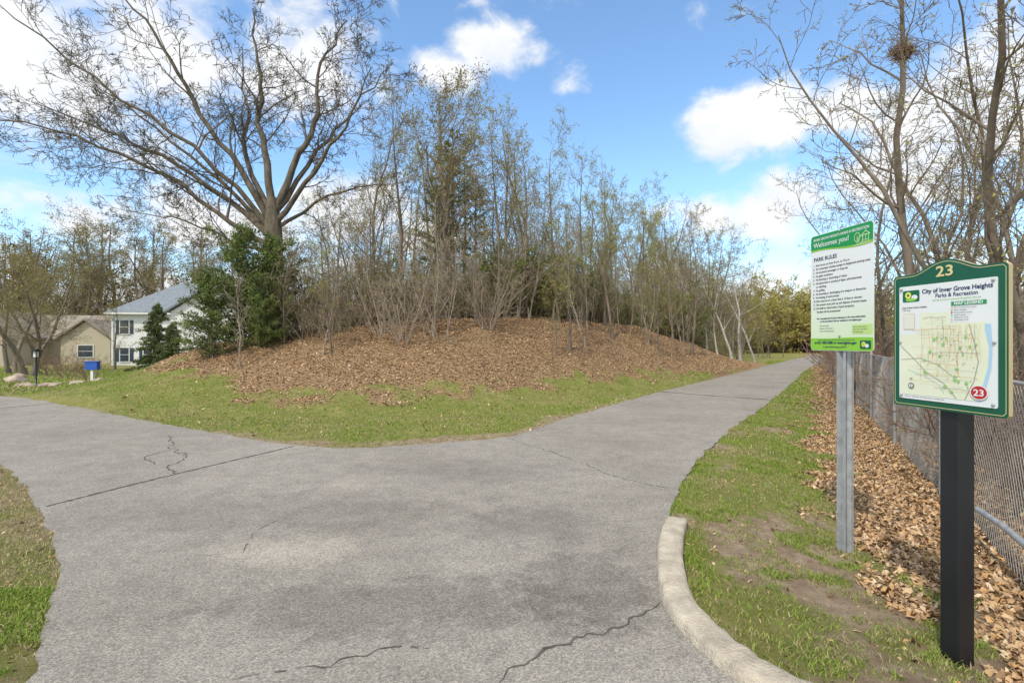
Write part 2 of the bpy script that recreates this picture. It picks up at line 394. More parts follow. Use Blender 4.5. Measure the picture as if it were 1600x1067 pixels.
def blades(pts,h,wd,dry,seed):
    r=np.random.default_rng(seed); n=len(pts)
    ang=r.random(n)*6.283; d=np.stack([np.cos(ang),np.sin(ang),np.zeros(n)],1)
    la=r.random(n)*6.283; lean=np.stack([np.cos(la),np.sin(la),np.zeros(n)],1)
    hh=h*(.4+1.0*r.random(n)); ww=wd*(.6+.7*r.random(n))
    b0=pts-d*ww[:,None]/2; b1=pts+d*ww[:,None]/2
    m0=pts+lean*(hh*.3)[:,None]+np.array([0,0,1])*(hh*.6)[:,None]
    tip=pts+lean*(hh*(.5+.8*r.random(n)))[:,None]+np.array([0,0,1])*(hh*(.65+.35*r.random(n)))[:,None]
    V=np.stack([b0,b1,m0+d*ww[:,None]*.35,m0-d*ww[:,None]*.35,tip],1)
    i=(np.arange(n)*5)[:,None]
    Fq=np.hstack([i,i+1,i+2,i+3]); Ft=np.hstack([i+3,i+2,i+4])
    green=np.array([.21,.34,.045]); g2=np.array([.35,.405,.08]); straw=np.array([.57,.48,.26])
    t=r.random(n)[:,None]; c=green*t+g2*(1-t)
    pd=np.clip(dry+(fbm(pts[:,0]*1.3+70,pts[:,1]*1.3)-.5)*1.4,0.02,.95)
    isd=(r.random(n)<pd)[:,None]; c=np.where(isd,straw*(.65+.45*r.random((n,1))),c*(.8+.4*r.random((n,1))))
    return V.reshape(-1,3),Fq,Ft,np.repeat(c,5,0)
def gm_mid(x,y):
    l,d=masks(x,y); cl=fbm(x*1.7+9,y*1.7+4)
    return (l<.2+.6*r.random(len(x)))&(r.random(len(x))>d*.95)&(cl+.3*r.random(len(x))>.45)
def gm_vg(x,y):
    l,d=masks(x,y); cl=fbm(x*4.4+9,y*4.4+4)
    return (l<.55)&(x<fence_x(y))&(d<.08+.92*r.random(len(x)))&(cl+.4*r.random(len(x))>.59)&(x>.9)
def gm_thin(x,y):
    l,d=masks(x,y); cl=fbm(x*6+19,y*6+4,3)
    return (l<.7)&(x<fence_x(y))&(cl+.25*r.random(len(x))>.72)&(x>.9)
def gm_tuft(x,y):
    l,d=masks(x,y); cl=fbm(x*4.2+29,y*4.2+14,3)
    return (l<.6)&(cl+.08*r.random(len(x))>.71)&(x>1.05)&(x<fence_x(y))
G=[]
G.append(blades(sample(320000,-15,9,6.8,22,lambda x,y:gm_mid(x,y)&(y<leaffront(x)+1.5)),.034,.011,.24,1))
G.append(blades(sample(50000,8,22,18,42,lambda x,y:(masks(x,y)[0]<.4)&(y<leaffront(x)+1.)&(x<fence_x(y))),.06,.03,.22,2))
G.append(blades(sample(360000,1.,9,2.,12,gm_vg),.024,.0055,.38,3))
G.append(blades(sample(120000,1.,5,2.,6,gm_thin),.02,.005,.55,9))
G.append(blades(sample(60000,6,17,11,30,lambda x,y:(masks(x,y)[0]<.4)&(x<fence_x(y))),.045,.022,.3,4))
G.append(blades(sample(150000,1.,5,2.,7,gm_tuft),.032,.0055,.03,5))
G.append(blades(sample(130000,-8,-1.9,2.,7.6,lambda x,y:(x<-1.9)&(fbm(x*2.5,y*2.5)+.3*r.random(len(x))>.55)),.024,.006,.85,6))
G.append(blades(sample(20000,-3.1,-2.0,2.,3.1,lambda x,y:fbm(x*3,y*3)+.15*r.random(len(x))>.62),.032,.006,.1,8))
G.append(blades(sample(60000,-40,-12.5,14,40,lambda x,y:fbm(x*.5,y*.5)>.42),.07,.04,.2,7))
vs=[];q=[];t_=[];cs=[];o=0
for a_,fq,ft,c_ in G: vs.append(a_);q.append(fq+o);t_.append(ft+o);cs.append(c_);o+=len(a_)
me=mesh_np("grass",np.vstack(vs),[np.vstack(q),np.vstack(t_)],[M_grass],col=np.vstack(cs))
new_obj("grass",me,kind="stuff",label="short patchy spring grass beside the path",cat="grass")

# ---------------------------------------------------------------- tree machinery
def tubes(polys,sides):
    groups={}
    for P,R in polys: groups.setdefault(len(P),[]).append((P,R))
    VV=[];FF=[];o=0
    for k,L in groups.items():
        P=np.array([[tuple(p) for p in a] for a,_ in L],float); R=np.array([b_ for _,b_ in L],float)
        T=np.gradient(P,axis=1); T/=np.linalg.norm(T,axis=2)[...,None]+1e-9
        U=np.cross(T,np.array([.33,.94,.05])); U/=np.linalg.norm(U,axis=2)[...,None]+1e-9
        W=np.cross(T,U); an=np.arange(sides)/sides*2*math.pi
        ring=P[:,:,None]+R[:,:,None,None]*(np.cos(an)[None,None,:,None]*U[:,:,None]+np.sin(an)[None,None,:,None]*W[:,:,None])
        n=len(L); VV.append(ring.reshape(-1,3))
        a_=np.arange(n)[:,None,None]*k*sides+np.arange(k-1)[None,:,None]*sides+np.arange(sides)[None,None,:]
        b_=np.arange(n)[:,None,None]*k*sides+np.arange(k-1)[None,:,None]*sides+((np.arange(sides)+1)%sides)[None,None,:]
        FF.append(np.stack([a_,b_,b_+sides,a_+sides],-1).reshape(-1,4)+o); o+=n*k*sides
    if not VV: return np.zeros((0,3)),np.zeros((0,4),int)
    return np.vstack(VV),np.vstack(FF)
def rv(): return Vector((random.gauss(0,1),random.gauss(0,1),random.gauss(0,1)))
def grow(out,tips,p,d,L,r0,lvl,prm):
    k=prm['k'][lvl]; pts=[p.copy()]
    d=d.normalized()
    for i in range(k):
        d=(d+rv()*prm['wob'][lvl]+Vector((0,0,prm['up'][lvl]))).normalized()
        p=p+d*(L/k); pts.append(p.copy())
    et=prm['taper'][lvl]
    rad=[max(prm['rmin'],r0*(1-(1-et)*i/k)) for i in range(k+1)]
    out[lvl].append((pts,rad))
    if lvl>=prm['max']:
        tips.append(p); return
    sprout(out,tips,pts,rad,L,lvl,prm)
def sprout(out,tips,pts,rad,L,lvl,prm,nch=None,st=None):
    k=len(pts)-1; n=nch or prm['n'][lvl]; st=prm['st'][lvl] if st is None else st
    n=max(1,int(n*random.uniform(.8,1.2)))
    for j in range(n):
        t=st+(1-st)*(j+random.random())/n; t=min(t,.995)
        i=min(int(t*k),k-1); f=t*k-i
        q=pts[i].lerp(pts[i+1],f); dd=(pts[i+1]-pts[i]).normalized(); rr=rad[i]*(1-f)+rad[i+1]*f
        a=D2R(prm['ang'][lvl]*random.uniform(.65,1.3))
        ax=dd.cross(rv()).normalized()
        nd=Matrix.Rotation(a,3,ax)@dd
        l2=L*prm['len'][lvl]*random.uniform(.55,1.15)*(1-prm['fall'][lvl]*t)
        grow(out,tips,q,nd,l2,max(prm['rmin'],min(rr*.75,rr*prm['rr'][lvl]*random.uniform(.7,1.2))),lvl+1,prm)
def tri_cloud(P,size,seed,n_each=1,spread=0.03):
    r=np.random.default_rng(seed); P=np.repeat(np.array([tuple(p) for p in P]),n_each,0)
    P=P+r.normal(0,spread,P.shape); n=len(P)
    Vt=P[:,None]+r.normal(0,size,(n,3,3))
    return Vt.reshape(-1,3),np.arange(n*3).reshape(-1,3)
def make_meshes(name,out,tips,mt,mc,ml,trunk_lv=1,leaf=.03,each=1,spread=.05,sides=8,leafprob=1.):
    V0,F0=tubes(out[0],sides); V1,F1=tubes([x for l in range(1,trunk_lv+1) for x in out[l]],5)
    tm=mesh_np(name+"_trunk",np.vstack([V0,V1]),[np.vstack([F0,F1+len(V0)])],[mt],smooth=True)
    V2,F2=tubes([x for l in range(trunk_lv+1,len(out)) for x in out[l]],3)
    tips=[t for t in tips if random.random()<leafprob]
    if tips:
        V3,F3=tri_cloud(tips,leaf,3,each,spread)
        cm=mesh_np(name+"_crown",np.vstack([V2,V3]),[F2,F3+len(V2)],[mc,ml],[0]*len(F2)+[1]*len(F3))
    else: cm=mesh_np(name+"_crown",V2,[F2],[mc])
    return tm,cm
def wood_tree(name,H,r0,prm,mt,mc,ml,**kw):
    out=[[] for _ in range(prm['max']+1)]; tips=[]
    grow(out,tips,Vector((0,0,-.25)),Vector((random.uniform(-.05,.05),random.uniform(-.05,.05),1)),H,r0,0,prm)
    tp=out[0][0][0]
    out[0].append(([Vector((0,0,-.3)),Vector((0,0,.12)),Vector((0,0,.45))],[r0*1.7,r0*1.25,r0*.97]))
    tm,cm=make_meshes(name,out,tips,mt,mc,ml,**kw)
    return (tm,cm,H,tp)
P_up=dict(max=4,k=[9,5,4,3,2],wob=[.09,.14,.18,.2,.2],up=[.03,.09,.05,.03,.02],taper=[.12,.2,.3,.4,.5],n=[16,6,4,3],st=[.2,.12,.1,.15],ang=[46,40,40,40],len=[.40,.50,.52,.6],fall=[.5,.3,.3,.2],rr=[.42,.5,.55,.6],rmin=.006)
P_thin=dict(max=4,k=[12,6,5,3,2],wob=[.15,.18,.2,.22,.2],up=[.06,.09,.05,.02,.02],taper=[.15,.2,.3,.4,.5],n=[17,6,4,3],st=[.2,.12,.1,.1],ang=[50,45,45,45],len=[.30,.5,.5,.55],fall=[.45,.3,.3,.2],rr=[.45,.5,.55,.6],rmin=.005)
P_wide=dict(max=4,k=[9,7,5,3,2],wob=[.11,.2,.22,.24,.2],up=[.03,.06,.04,.02,.02],taper=[.15,.2,.3,.4,.5],n=[13,7,6,4],st=[.25,.12,.1,.1],ang=[48,45,45,45],len=[.48,.5,.5,.55],fall=[.5,.3,.3,.2],rr=[.42,.48,.55,.6],rmin=.005)
P_sap=dict(max=3,k=[8,4,3,2],wob=[.08,.12,.16,.2],up=[.03,.10,.06,.03],taper=[.15,.3,.4,.5],n=[18,5,3],st=[.15,.1,.15],ang=[42,38,40],len=[.3,.5,.6],fall=[.45,.3,.2],rr=[.45,.55,.6],rmin=.005)
woods=[]
for i in range(6):
    woods.append(wood_tree("woodland_tree%d"%i,9.,.10,P_up,M_bark,M_twig,[M_bud,M_budbrown,M_budpale][i%3],leaf=.026,each=[5,2,4][i%3],leafprob=[.85,.6,.7][i%3],spread=.11))
P_big=dict(P_up); P_big['n']=[24,8,5,3]
budding=wood_tree("budding_tree",10.,.2,P_big,M_bark,M_twig,M_budbrown,leaf=.028,each=6,leafprob=.95,spread=.15)
thin=[]
for i in range(5):
    thin.append(wood_tree("crooked_tree%d"%i,9.,[.095,.07,.085,.065,.075][i],P_thin,M_bark,M_twig,[M_budpale,M_bud][i%2],leaf=.016,each=2,leafprob=.7,spread=.06))
yard=[wood_tree("yard_tree%d"%i,9.,.17,P_wide,M_bark,M_twig,M_budbrown,leaf=.035,each=3,leafprob=.8,spread=.12) for i in range(2)]
saps=[]
for i in range(3):
    saps.append(wood_tree("sapling%d"%i,4.5,.035,P_sap,M_twigpale,M_twigpale,M_budpale,leaf=.015,leafprob=.4,sides=6))
birch=[wood_tree("birch%d"%i,8.,.08,P_up,M_birch,M_twig,M_budpale,leaf=.025,each=1,leafprob=.6) for i in range(2)]
P_bush=dict(max=3,k=[6,4,3,2],wob=[.14,.18,.2,.2],up=[.04,.05,.05,.03],taper=[.2,.3,.4,.5],n=[9,4,3],st=[.12,.1,.15],ang=[42,40,40],len=[.42,.5,.6],fall=[.4,.3,.2],rr=[.55,.6,.7],rmin=.004)
def bush(name,H,stems,mt,ml,lp,leaf=.018,spreadang=.35,each=1):
    out=[[] for _ in range(4)];tips=[]
    for s in range(stems):
        a=random.random()*6.28; rr=random.random()*.35
        grow(out,tips,Vector((math.cos(a)*rr,math.sin(a)*rr,-.1)),Vector((math.cos(a)*spreadang*random.random()*1.6,math.sin(a)*spreadang*random.random()*1.6,1)),H*random.uniform(.6,1.05),.019,0,P_bush)
    tm,cm=make_meshes(name,out,tips,mt,mt,ml,trunk_lv=0,leaf=leaf,leafprob=lp,sides=5,each=each)
    return (tm,cm,H)
bushes=[bush("bare_bush%d"%i,3.2,6,[M_twigpale,M_twig,M_twig,M_twigpale][i],M_budpale,.4,spreadang=.55) for i in range(4)]
redb=[bush("red_bush%d"%i,2.0,9,M_twigred,M_budbrown,.3,spreadang=.6) for i in range(2)]
greenb=[bush("green_bush%d"%i,2.4,8,M_twig,M_shrub,1.,leaf=.035,each=5) for i in range(2)]
farg=[bush("far_green%d"%i,2.4,8,M_twig,M_budpale,1.,leaf=.035,each=5) for i in range(2)]
def place(v,x,y,Ht,name,label,cat,group=None,rot=None,tilt=(0,0),z=None,pt="trunk",pc="crown"):
    e=new_obj(name,None,loc=(x,y,float(fullheight(np.array([x]),np.array([y]))[0]) if z is None else z),label=label,cat=cat,group=group)
    e.empty_display_size=.3
    s=Ht/v[2]; e.scale=(s*random.uniform(.9,1.1),s*random.uniform(.9,1.1),s)
    e.rotation_euler=(tilt[0],tilt[1],random.random()*6.28 if rot is None else rot)
    new_obj(pt,v[0],e); new_obj(pc,v[1],e)
    return e

# ------- the great oak
P_oak=dict(max=5,k=[8,8,7,5,4,2],wob=[.05,.12,.18,.22,.24,.2],up=[0,.01,.03,.03,.02,.02],taper=[.8,.15,.2,.3,.4,.5],n=[1,11,7,5,4],st=[.2,.15,.12,.1,.1],ang=[40,46,44,44,42],len=[.5,.37,.5,.5,.55],fall=[.3,.3,.3,.2,.2],rr=[.5,.42,.5,.6,.65],rmin=.0075)
out=[[] for _ in range(6)];tips=[]
OX,OY=-9.3,20.; oz=float(height(np.array([OX]),np.array([OY]))[0])
def V3(x,z,dy):
    if z>8: z=8+(z-8)*.82
    return Vector((x-OX,dy,z-oz))
out[0].append(([V3(-9.3,oz-.3,0),V3(-9.3,oz+.3,0),V3(-9.32,oz+1.2,0),V3(-9.28,3.9,0),V3(-9.3,5.1,0),V3(-9.33,6.1,0),V3(-9.38,7.1,0)],[.64,.45,.37,.345,.335,.31,.19]))
limbs=[([(-9.38,6.4),(-9.6,8.5),(-10,10.6),(-9.9,12.3),(-10.25,14.3),(-10.4,16.3)],.5,.17),
([(-9.45,6.0),(-10.4,8.1),(-11.5,10.0),(-12.3,11.7),(-12.9,13.3),(-13.8,14.8),(-14.6,16.2)],-1.6,.14),
([(-9.45,5.6),(-11.3,7.1),(-13.5,8.8),(-15.5,10.0),(-17.5,11.1),(-20.2,12.3)],1.5,.14),
([(-9.4,5.1),(-10.75,6.0),(-12.5,7.4),(-14.5,8.5),(-16.75,9.4),(-19.2,10)],-1.6,.125),
([(-9.3,6.4),(-8.6,8.5),(-8,10.1),(-7.75,11.8),(-8,13.3),(-7.3,14.9),(-6.8,16.3)],1.2,.155),
([(-9.2,6.2),(-8,7.5),(-6.8,8.9),(-5.9,10.3),(-5.1,12.2)],-1.5,.12),
([(-9.2,5.9),(-7.8,7.0),(-6.2,7.7),(-4.4,8.0)],1.0,.085),
([(-9.45,6.4),(-10.75,9.3),(-10.9,11.5),(-11.5,13.3),(-11.75,15.8)],2.5,.125),
([(-9.35,4.8),(-11,5.4),(-13,6.3),(-15,6.8),(-17.3,7.3)],2.5,.08),
([(-9.45,5.9),(-11.2,8.1),(-13.3,10.2),(-15.6,12.1),(-17.4,14.1)],-2.6,.115),
([(-9.4,5.6),(-11.8,8.1),(-14.3,10.4),(-16.8,12.6),(-19,14.5)],3.0,.105),
([(-9.3,6.5),(-8.2,8.8),(-7.2,10.7),(-6.3,12.8),(-5.4,14.6)],2.4,.115)]
for P,dy,r0 in limbs:
    n=len(P); pts=[V3(x,z,dy*i/(n-1)) for i,(x,z) in enumerate(P)]
    C=catmull([tuple(p) for p in pts],3); C[1:]+=rng.normal(0,.055,(len(C)-1,3)); pts=[Vector(c_) for c_ in C]
    L=sum((pts[i+1]-pts[i]).length for i in range(len(pts)-1))
    rad=[r0*(1-.87*(i/(len(pts)-1))**.8) for i in range(len(pts))]
    out[1].append((pts,rad)); sprout(out,tips,pts,rad,L,1,P_oak,nch=13,st=.2)
V0,F0=tubes(out[0],16); V1,F1=tubes(out[1],8); V2,F2=tubes(out[2],5)
otm=mesh_np("oak_trunk",np.vstack([V0,V1,V2]),[np.vstack([F0,F1+len(V0),F2+len(V0)+len(V1)])],[M_barkoak],smooth=True)
V2,F2=tubes(out[3]+out[4]+out[5],3); V3_,F3=tri_cloud([t for t in tips if random.random()<.5],.018,9,1)
ocm=mesh_np("oak_crown",np.vstack([V2,V3_]),[F2,F3+len(V2)],[M_barkoak,M_budbrown],[0]*len(F2)+[1]*len(F3))
oak=new_obj("oak_tree",None,loc=(OX,OY,oz),label="huge bare oak with wide spreading limbs on the mound",cat="tree")
new_obj("trunk",otm,oak); new_obj("crown",ocm,oak)

# ------- conifers
def conifer(name,H,R,mat,dens,shape=1.,need=.05,gap=.25,upr=(0,.35),md=(20,70)):
    r=np.random.default_rng(len(name)*7+int(H*10))
    br=[];pts=[]
    nb=int(H*dens)
    for i in range(nb):
        t=gap*.4+(1-gap*.4)*((i+r.random())/nb); z=H*t*.97
        rad=R*(1-t)**shape*(.35+.85*r.random())+.08
        a=r.random()*6.283; dx,dy=math.cos(a),math.sin(a)
        up=r.uniform(*upr)
        k=4; P=[Vector((0,0,z))]
        for j in range(1,k+1):
            f=j/k; P.append(Vector((dx*rad*f,dy*rad*f,z+rad*(up*f-.22*f*f)+r.normal(0,.02))))
        br.append((P,[.025*(1-.8*j/k)*(1-t*.5) for j in range(k+1)]))
        m_=int(md[0]+md[1]*rad)
        f=r.random(m_)**.7
        wx=(1-f)*.3*rad+.06
        lat=r.normal(0,1,m_)*wx*.5
        pts.append(np.stack([dx*rad*f-dy*lat,dy*rad*f+dx*lat,z+rad*(up*f-.22*f*f)+r.normal(0,.05,m_)],1))
    P=np.vstack(pts)
    V3a,F3a=tri_cloud(P,need,5,2,.03)
    Vb,Fb=tubes(br,4)
    tr=[([Vector((0,0,-.2)),Vector((0,0,H*.3)),Vector((0,0,H*.7)),Vector((0,0,H))],[.03*H*.6,.02*H*.6,.01*H*.6,.01])]
    Vt,Ft=tubes(tr,8)
    tm=mesh_np(name+"_trunk",np.vstack([Vt,Vb]),[np.vstack([Ft,Fb+len(Vt)])],[M_bark],smooth=True)
    cm=mesh_np(name+"_crown",V3a,[F3a],[mat])
    return (tm,cm,H)
pine=conifer("pine",9.,1.6,M_conif,6.5,.25,.034,.7,upr=(.2,.9),md=(14,45))
juni=conifer("juniper",3.4,1.3,M_conif2,32,.42,.028,.02,upr=(.3,1.1))
spru=conifer("spruce",4.5,1.75,M_conif,28,.75,.042,.05)
EG="evergreens on the mound"
place(juni,-8.5,16.2,3.8,"juniper_tree","broad bushy green cedar tangled in bare brush","tree",EG)
place(juni,-8.8,15.0,2.5,"juniper_tree","low green juniper at the mound edge","tree",EG)
place(juni,-7.6,16.6,3.4,"juniper_tree","broad bushy green cedar tangled in bare brush","tree",EG)
place(juni,-7.6,15.4,2.2,"juniper_tree","low green juniper at the mound edge","tree",EG)
place(pine,-2.5,21.6,8.4,"pine_tree","tall open pine among bare woodland trees","tree",EG)
place(pine,-1.6,22.5,6.2,"pine_tree","tall open pine among bare woodland trees","tree",EG)
place(pine,-3.6,24.5,7.0,"pine_tree","tall open pine among bare woodland trees","tree",EG)
place(juni,.6,20.6,2.4,"juniper_tree","rounded green juniper under woodland trees","tree",EG)
place(juni,-.6,21.4,2.0,"juniper_tree","rounded green juniper under woodland trees","tree",EG)
place(spru,-25.6,37,4.9,"spruce_tree","full green spruce in front of the white house","tree")
place(spru,-23.2,35,3.4,"spruce_tree","small green spruce beside the white house","tree")

# ------- woodland on the mound
def sky_v(p): return np.interp(p,[-.65,-.5,-.3,-.2,-.1,0,.06,.12,.25,.38,.48,.55,.6],[.2,.22,.36,.37,.42,.42,.38,.34,.29,.24,.15,.09,.08])
occ=[]
def free(x,y,d):
    for a_,b_ in occ:
        if (a_-x)**2+(b_-y)**2<d*d: return False
    occ.append((x,y)); return True
G1="bare woodland trees on the mound"
occ.append((-2.55,19.8)); place(budding,-2.55,19.8,10.8,"budding_tree","tall full tree with olive-brown buds on the mound","tree",rot=1.)
named=[(1.95,17.2,.34,0),(-.5,18.8,.42,2),(4.0,20.4,.32,3),(8.3,23.6,.27,4),(-5.0,18,.44,1),(-4.3,20,.44,5),(-.2,21,.43,0),(-5.0,14.2,.24,3),(3.9,26,.30,0),(1.4,16.2,.2,2),(5.9,20.6,.22,5)]
for x,y,v_,k_ in named:
    occ.append((x,y)); place(woods[k_],x,y,v_*y+1.5-float(Hm(x)),"woodland_tree","bare grey-brown tree rising from fallen leaves","tree",G1)
cnt=0
for _ in range(6000):
    if cnt>=118: break
    x=random.uniform(-9.5,27); yf0=float(yfront(np.array(x)))
    y=yf0+random.uniform(5.0,26); p=x/y
    if p<-.56 or p>.585 or not free(x,y,.85): continue
    if (x-OX)**2+(y-OY)**2<3 : continue
    if p>.50 and y<33: continue
    if p>.53: continue
    hgt=sky_v(p)*y*(1-.6*random.random())+1.5-float(Hm(x))*.8
    hgt=min(max(hgt,2.5),12)
    place(random.choice(woods),x,y,hgt,"woodland_tree","bare grey-brown woodland tree with sparse spring buds","tree",G1,tilt=(random.gauss(0,.07),random.gauss(0,.07))); cnt+=1
for i in range(26):
    x=random.uniform(-8.3,9.5); y=float(leaffront(np.array(x)))+random.uniform(1.2,6.5)
    if x>-1: y+=1.5
    place(random.choice(saps),x,y,random.uniform(2.6,4.8)*(1 if x<4 else .8),"sapling","slender bare sapling standing in fallen leaves","tree","saplings on the mound",tilt=(random.gauss(0,.08),random.gauss(0,.08)))
for i in range(54):
    x=random.uniform(-8.6,.3) if i<34 else random.uniform(-.5,12); y=float(leaffront(np.array(x)))+(random.uniform(3.2,8.) if x<-.6 else random.uniform(6.,10))
    if x<-6: y+=.6
    place(random.choice(bushes),x,y,random.uniform(1.9,3.5)*(1 if x<0 else .75),"bare_shrub","twiggy leafless shrub on the leafy mound","shrub","bare shrubs on the mound",pt="stem")
for i in range(36):
    x=random.uniform(-6,13); y=float(leaffront(np.array(x)))+random.uniform(7.,10.5)
    place(random.choice(greenb),x,y,random.uniform(1.8,3.2),"leafy_shrub","green leafing shrub beneath the woodland trees","shrub","green shrubs in the wood",pt="stem")
for i in range(9):
    y=random.uniform(30,44); x=.52*y-random.uniform(1.5,6)
    place(birch[i%2],x,y,random.uniform(5,8),"birch_tree","slim white-barked birch beside the path","tree","birches beside the path",tilt=(0,random.uniform(.05,.25)))
for i in range(24):
    y=random.uniform(64,80); x=y*random.uniform(.40,.70)
    place(farg[i%2],x,y,random.uniform(6,9.5),"leafy_tree","fresh yellow-green tree where the path ends","tree","green trees at the end of the path")
# ------- trees behind fence
G2="bare trees behind the fence"
LT="crooked bare tree with tangled twigs behind chain link"
e=place(thin[0],7.15,9.2,9.6,"fence_side_tree","tall crooked bare tree holding a twig nest","tree",G2,rot=0.)
tp=thin[0][3]; s=e.scale
W_=[Vector((e.location[0]+p_[0]*s[0],e.location[1]+p_[1]*s[1],e.location[2]+p_[2]*s[2])) for p_ in tp]
nest=W_[0]
for a_,b_ in zip(W_[:-1],W_[1:]):
    if a_.z<=6.5<=b_.z: nest=a_.lerp(b_,(6.5-a_.z)/(b_.z-a_.z))
rt=[(9.2,14.0,8.5,1,(0,-.2)),(7.5,7.4,8.5,2,(0,.03)),(6.6,7.3,7.5,3,(0,-.03)),(8.9,9.6,8.5,4,(0,.05)),(8.0,10.8,9,1,(0,-.03)),(12.3,18,9,3,(0,-.1)),(9.9,12.5,10,4,(0,.03)),(11.6,13,9,2,(0,.05)),(15,22,8.5,1,(0,-.1)),(14,15.5,10,2,(0,0)),(12.6,15.5,9,3,(0,-.05)),(16,19.5,9,4,(0,0)),(17.6,26,8.0,2,(0,-.08)),(20,24,10,3,(0,0)),(18,22,9,1,(0,0)),(21.5,32,7.5,1,(0,0)),(24,36,7.,0,(0,0)),(22.5,29,8,4,(0,0)),(30,44,7.5,3,(0,0)),(31,40,9,1,(0,0)),(27,35,8,2,(0,0)),(34,50,7.5,4,(0,0)),(38,56,8,3,(0,0)),(8.6,12.4,5.5,3,(0,-.12)),(9.6,15.2,7,2,(0,-.08)),(13.4,21,7.5,4,(0,-.05)),(10.6,14.6,8.5,1,(0,0)),(8.4,8.4,8.5,3,(0,.04)),(9.6,11.2,7,0,(0,.08)),(7.4,8.2,5.5,4,(0,-.1))]
for x,y,h_,k_,tl in rt:
    place(thin[k_],x,y,h_,"fence_side_tree",LT,"tree",G2,tilt=tl)
for i in range(58):
    y=3.0+ (i/57)**1.4*32; x=fence_x(y)+random.uniform(.3,1.9)
    place(random.choice(redb+bushes[1:2]),x,y,random.uniform(1.1,2.3),"brush_shrub","reddish-brown tangled brush growing behind the fence","shrub","brush along the fence",pt="stem")
for i in range(34):
    y=random.uniform(6,34); x=fence_x(y)+random.uniform(1.5,6)
    place(random.choice(bushes[1:3]),x,y,random.uniform(2,3.8),"bare_shrub","twiggy leafless shrub behind the fence","shrub","bare shrubs behind the fence",pt="stem")
nv=[]
for i in range(330):
    a=random.random()*6.28; rr=abs(random.gauss(0,.085)); z=random.gauss(0,.06)
    p=Vector((math.cos(a)*rr,math.sin(a)*rr,z)); t_=Vector((-math.sin(a)+random.gauss(0,.4),math.cos(a)+random.gauss(0,.4),random.gauss(0,.6)))*random.uniform(.04,.17)
    nv.append(([p-t_,p+rv()*.02,p+t_],[.004,.005,.003]))
Vn,Fn=tubes(nv,3)
new_obj("bird_nest",mesh_np("bird_nest",Vn,[Fn],[M_twigred]),loc=tuple(nest),label="round twig nest lodged high in bare branches",cat="nest")

# ------- left background trees
G3="background trees behind the houses"
for i in range(30):
    y=random.uniform(60,76); p=-1.02+.56*(i+random.random())/30; x=p*y
    place(random.choice(yard),x,y,random.uniform(.19,.25)*y+1,"background_tree","bare brownish tree with olive buds behind houses","tree",G3)
for x,y,h_ in [(-27.2,28.5,8.3),(-24.3,26,6.),(-34.5,37,8.5),(-20.5,42,7.5),(-38,41,9),(-32,33,7.5),(-30,30.5,7),(-36,39,6.5),(-29.5,38,5)]:
    place(random.choice(yard),x,y,h_,"yard_tree","bare brown oak standing in the house yard","tree","yard trees")
for i,(x,y) in enumerate([(-19.5,22.5),(-17.8,21.5),(-22,25),(-24,26.5)]):
    place(redb[i%2],x,y,1.4,"red_shrub","reddish ornamental shrub in the garden bed","shrub","red garden shrubs",pt="stem")
r=np.random.default_rng(77)
VV=[];FF=[];o=0;sticks=[]
M_mass=simple("distant_woodland",(.29,.24,.115),(.16,.13,.07),.25,.95)
for i in range(160):
    a=D2R(r.uniform(-58,58)); d=r.uniform(82,112); cx,cy=math.sin(a)*d,math.cos(a)*d
    H=r.uniform(8,14) if a<-.3 else r.uniform(7,11)
    n=420
    th=r.random(n)*6.28; ph=r.random(n)**.5
    z=H*(.12+.88*r.random(n)); rad=3.2*np.sin(np.clip(z/H,0.1,1)*2.7)**.6*ph
    P=np.stack([cx+rad*np.cos(th),cy+rad*np.sin(th),z-1],1)
    Vt,Ft=tri_cloud(P,.2,i,1,.2); VV.append(Vt);FF.append(Ft+o);o+=len(Vt)
    for j in range(14):
        b_=Vector((cx+r.normal(0,.8),cy,-1)); e_=Vector((cx+r.normal(0,2.6),cy+r.normal(0,1),H*r.uniform(.7,1.05)))
        sticks.append(([b_,b_.lerp(e_,.5)+Vector((r.normal(0,.3),0,0)),e_],[.12,.08,.03]))
Vs,Fs=tubes(sticks,3)
new_obj("distant_woodland",mesh_np("distant_woodland",np.vstack(VV+[Vs]),[np.vstack(FF),Fs+o],[M_mass,M_bark],[0]*(o//3)+[1]*len(Fs)),kind="stuff",label="far brown and olive woodland along the horizon",cat="woodland")
sticks=[];lp=[]
for i in range(5200):
    x=random.uniform(-9.5,19); y=float(yfront(np.array(x)))+random.uniform(7.,18)
    if x/y>.5: continue
    z=float(height(np.array(x),np.array(y))); h_=random.uniform(.8,3.3)*(1 if x<6 else .75)
    t_=Vector((random.gauss(0,.45),random.gauss(0,.45),h_)); b_=Vector((x,y,z-.2))
    sticks.append(([b_,b_+t_*.5+Vector((random.gauss(0,.1),0,0)),b_+t_],[.014,.009,.005]))
    for q_ in range(8):
        lp.append(tuple(b_+t_*random.uniform(.1,1)+rv()*.25))
Vs,Fs=tubes(sticks,3); Vl,Fl=tri_cloud(lp,.040,4,1,.1)
new_obj("undergrowth",mesh_np("undergrowth",np.vstack([Vs,Vl]),[Fs,Fl+len(Vs)],[M_twig,M_shrub],[0]*len(Fs)+[1]*len(Fl)),kind="stuff",label="dense tangled undergrowth beneath the woodland",cat="undergrowth")

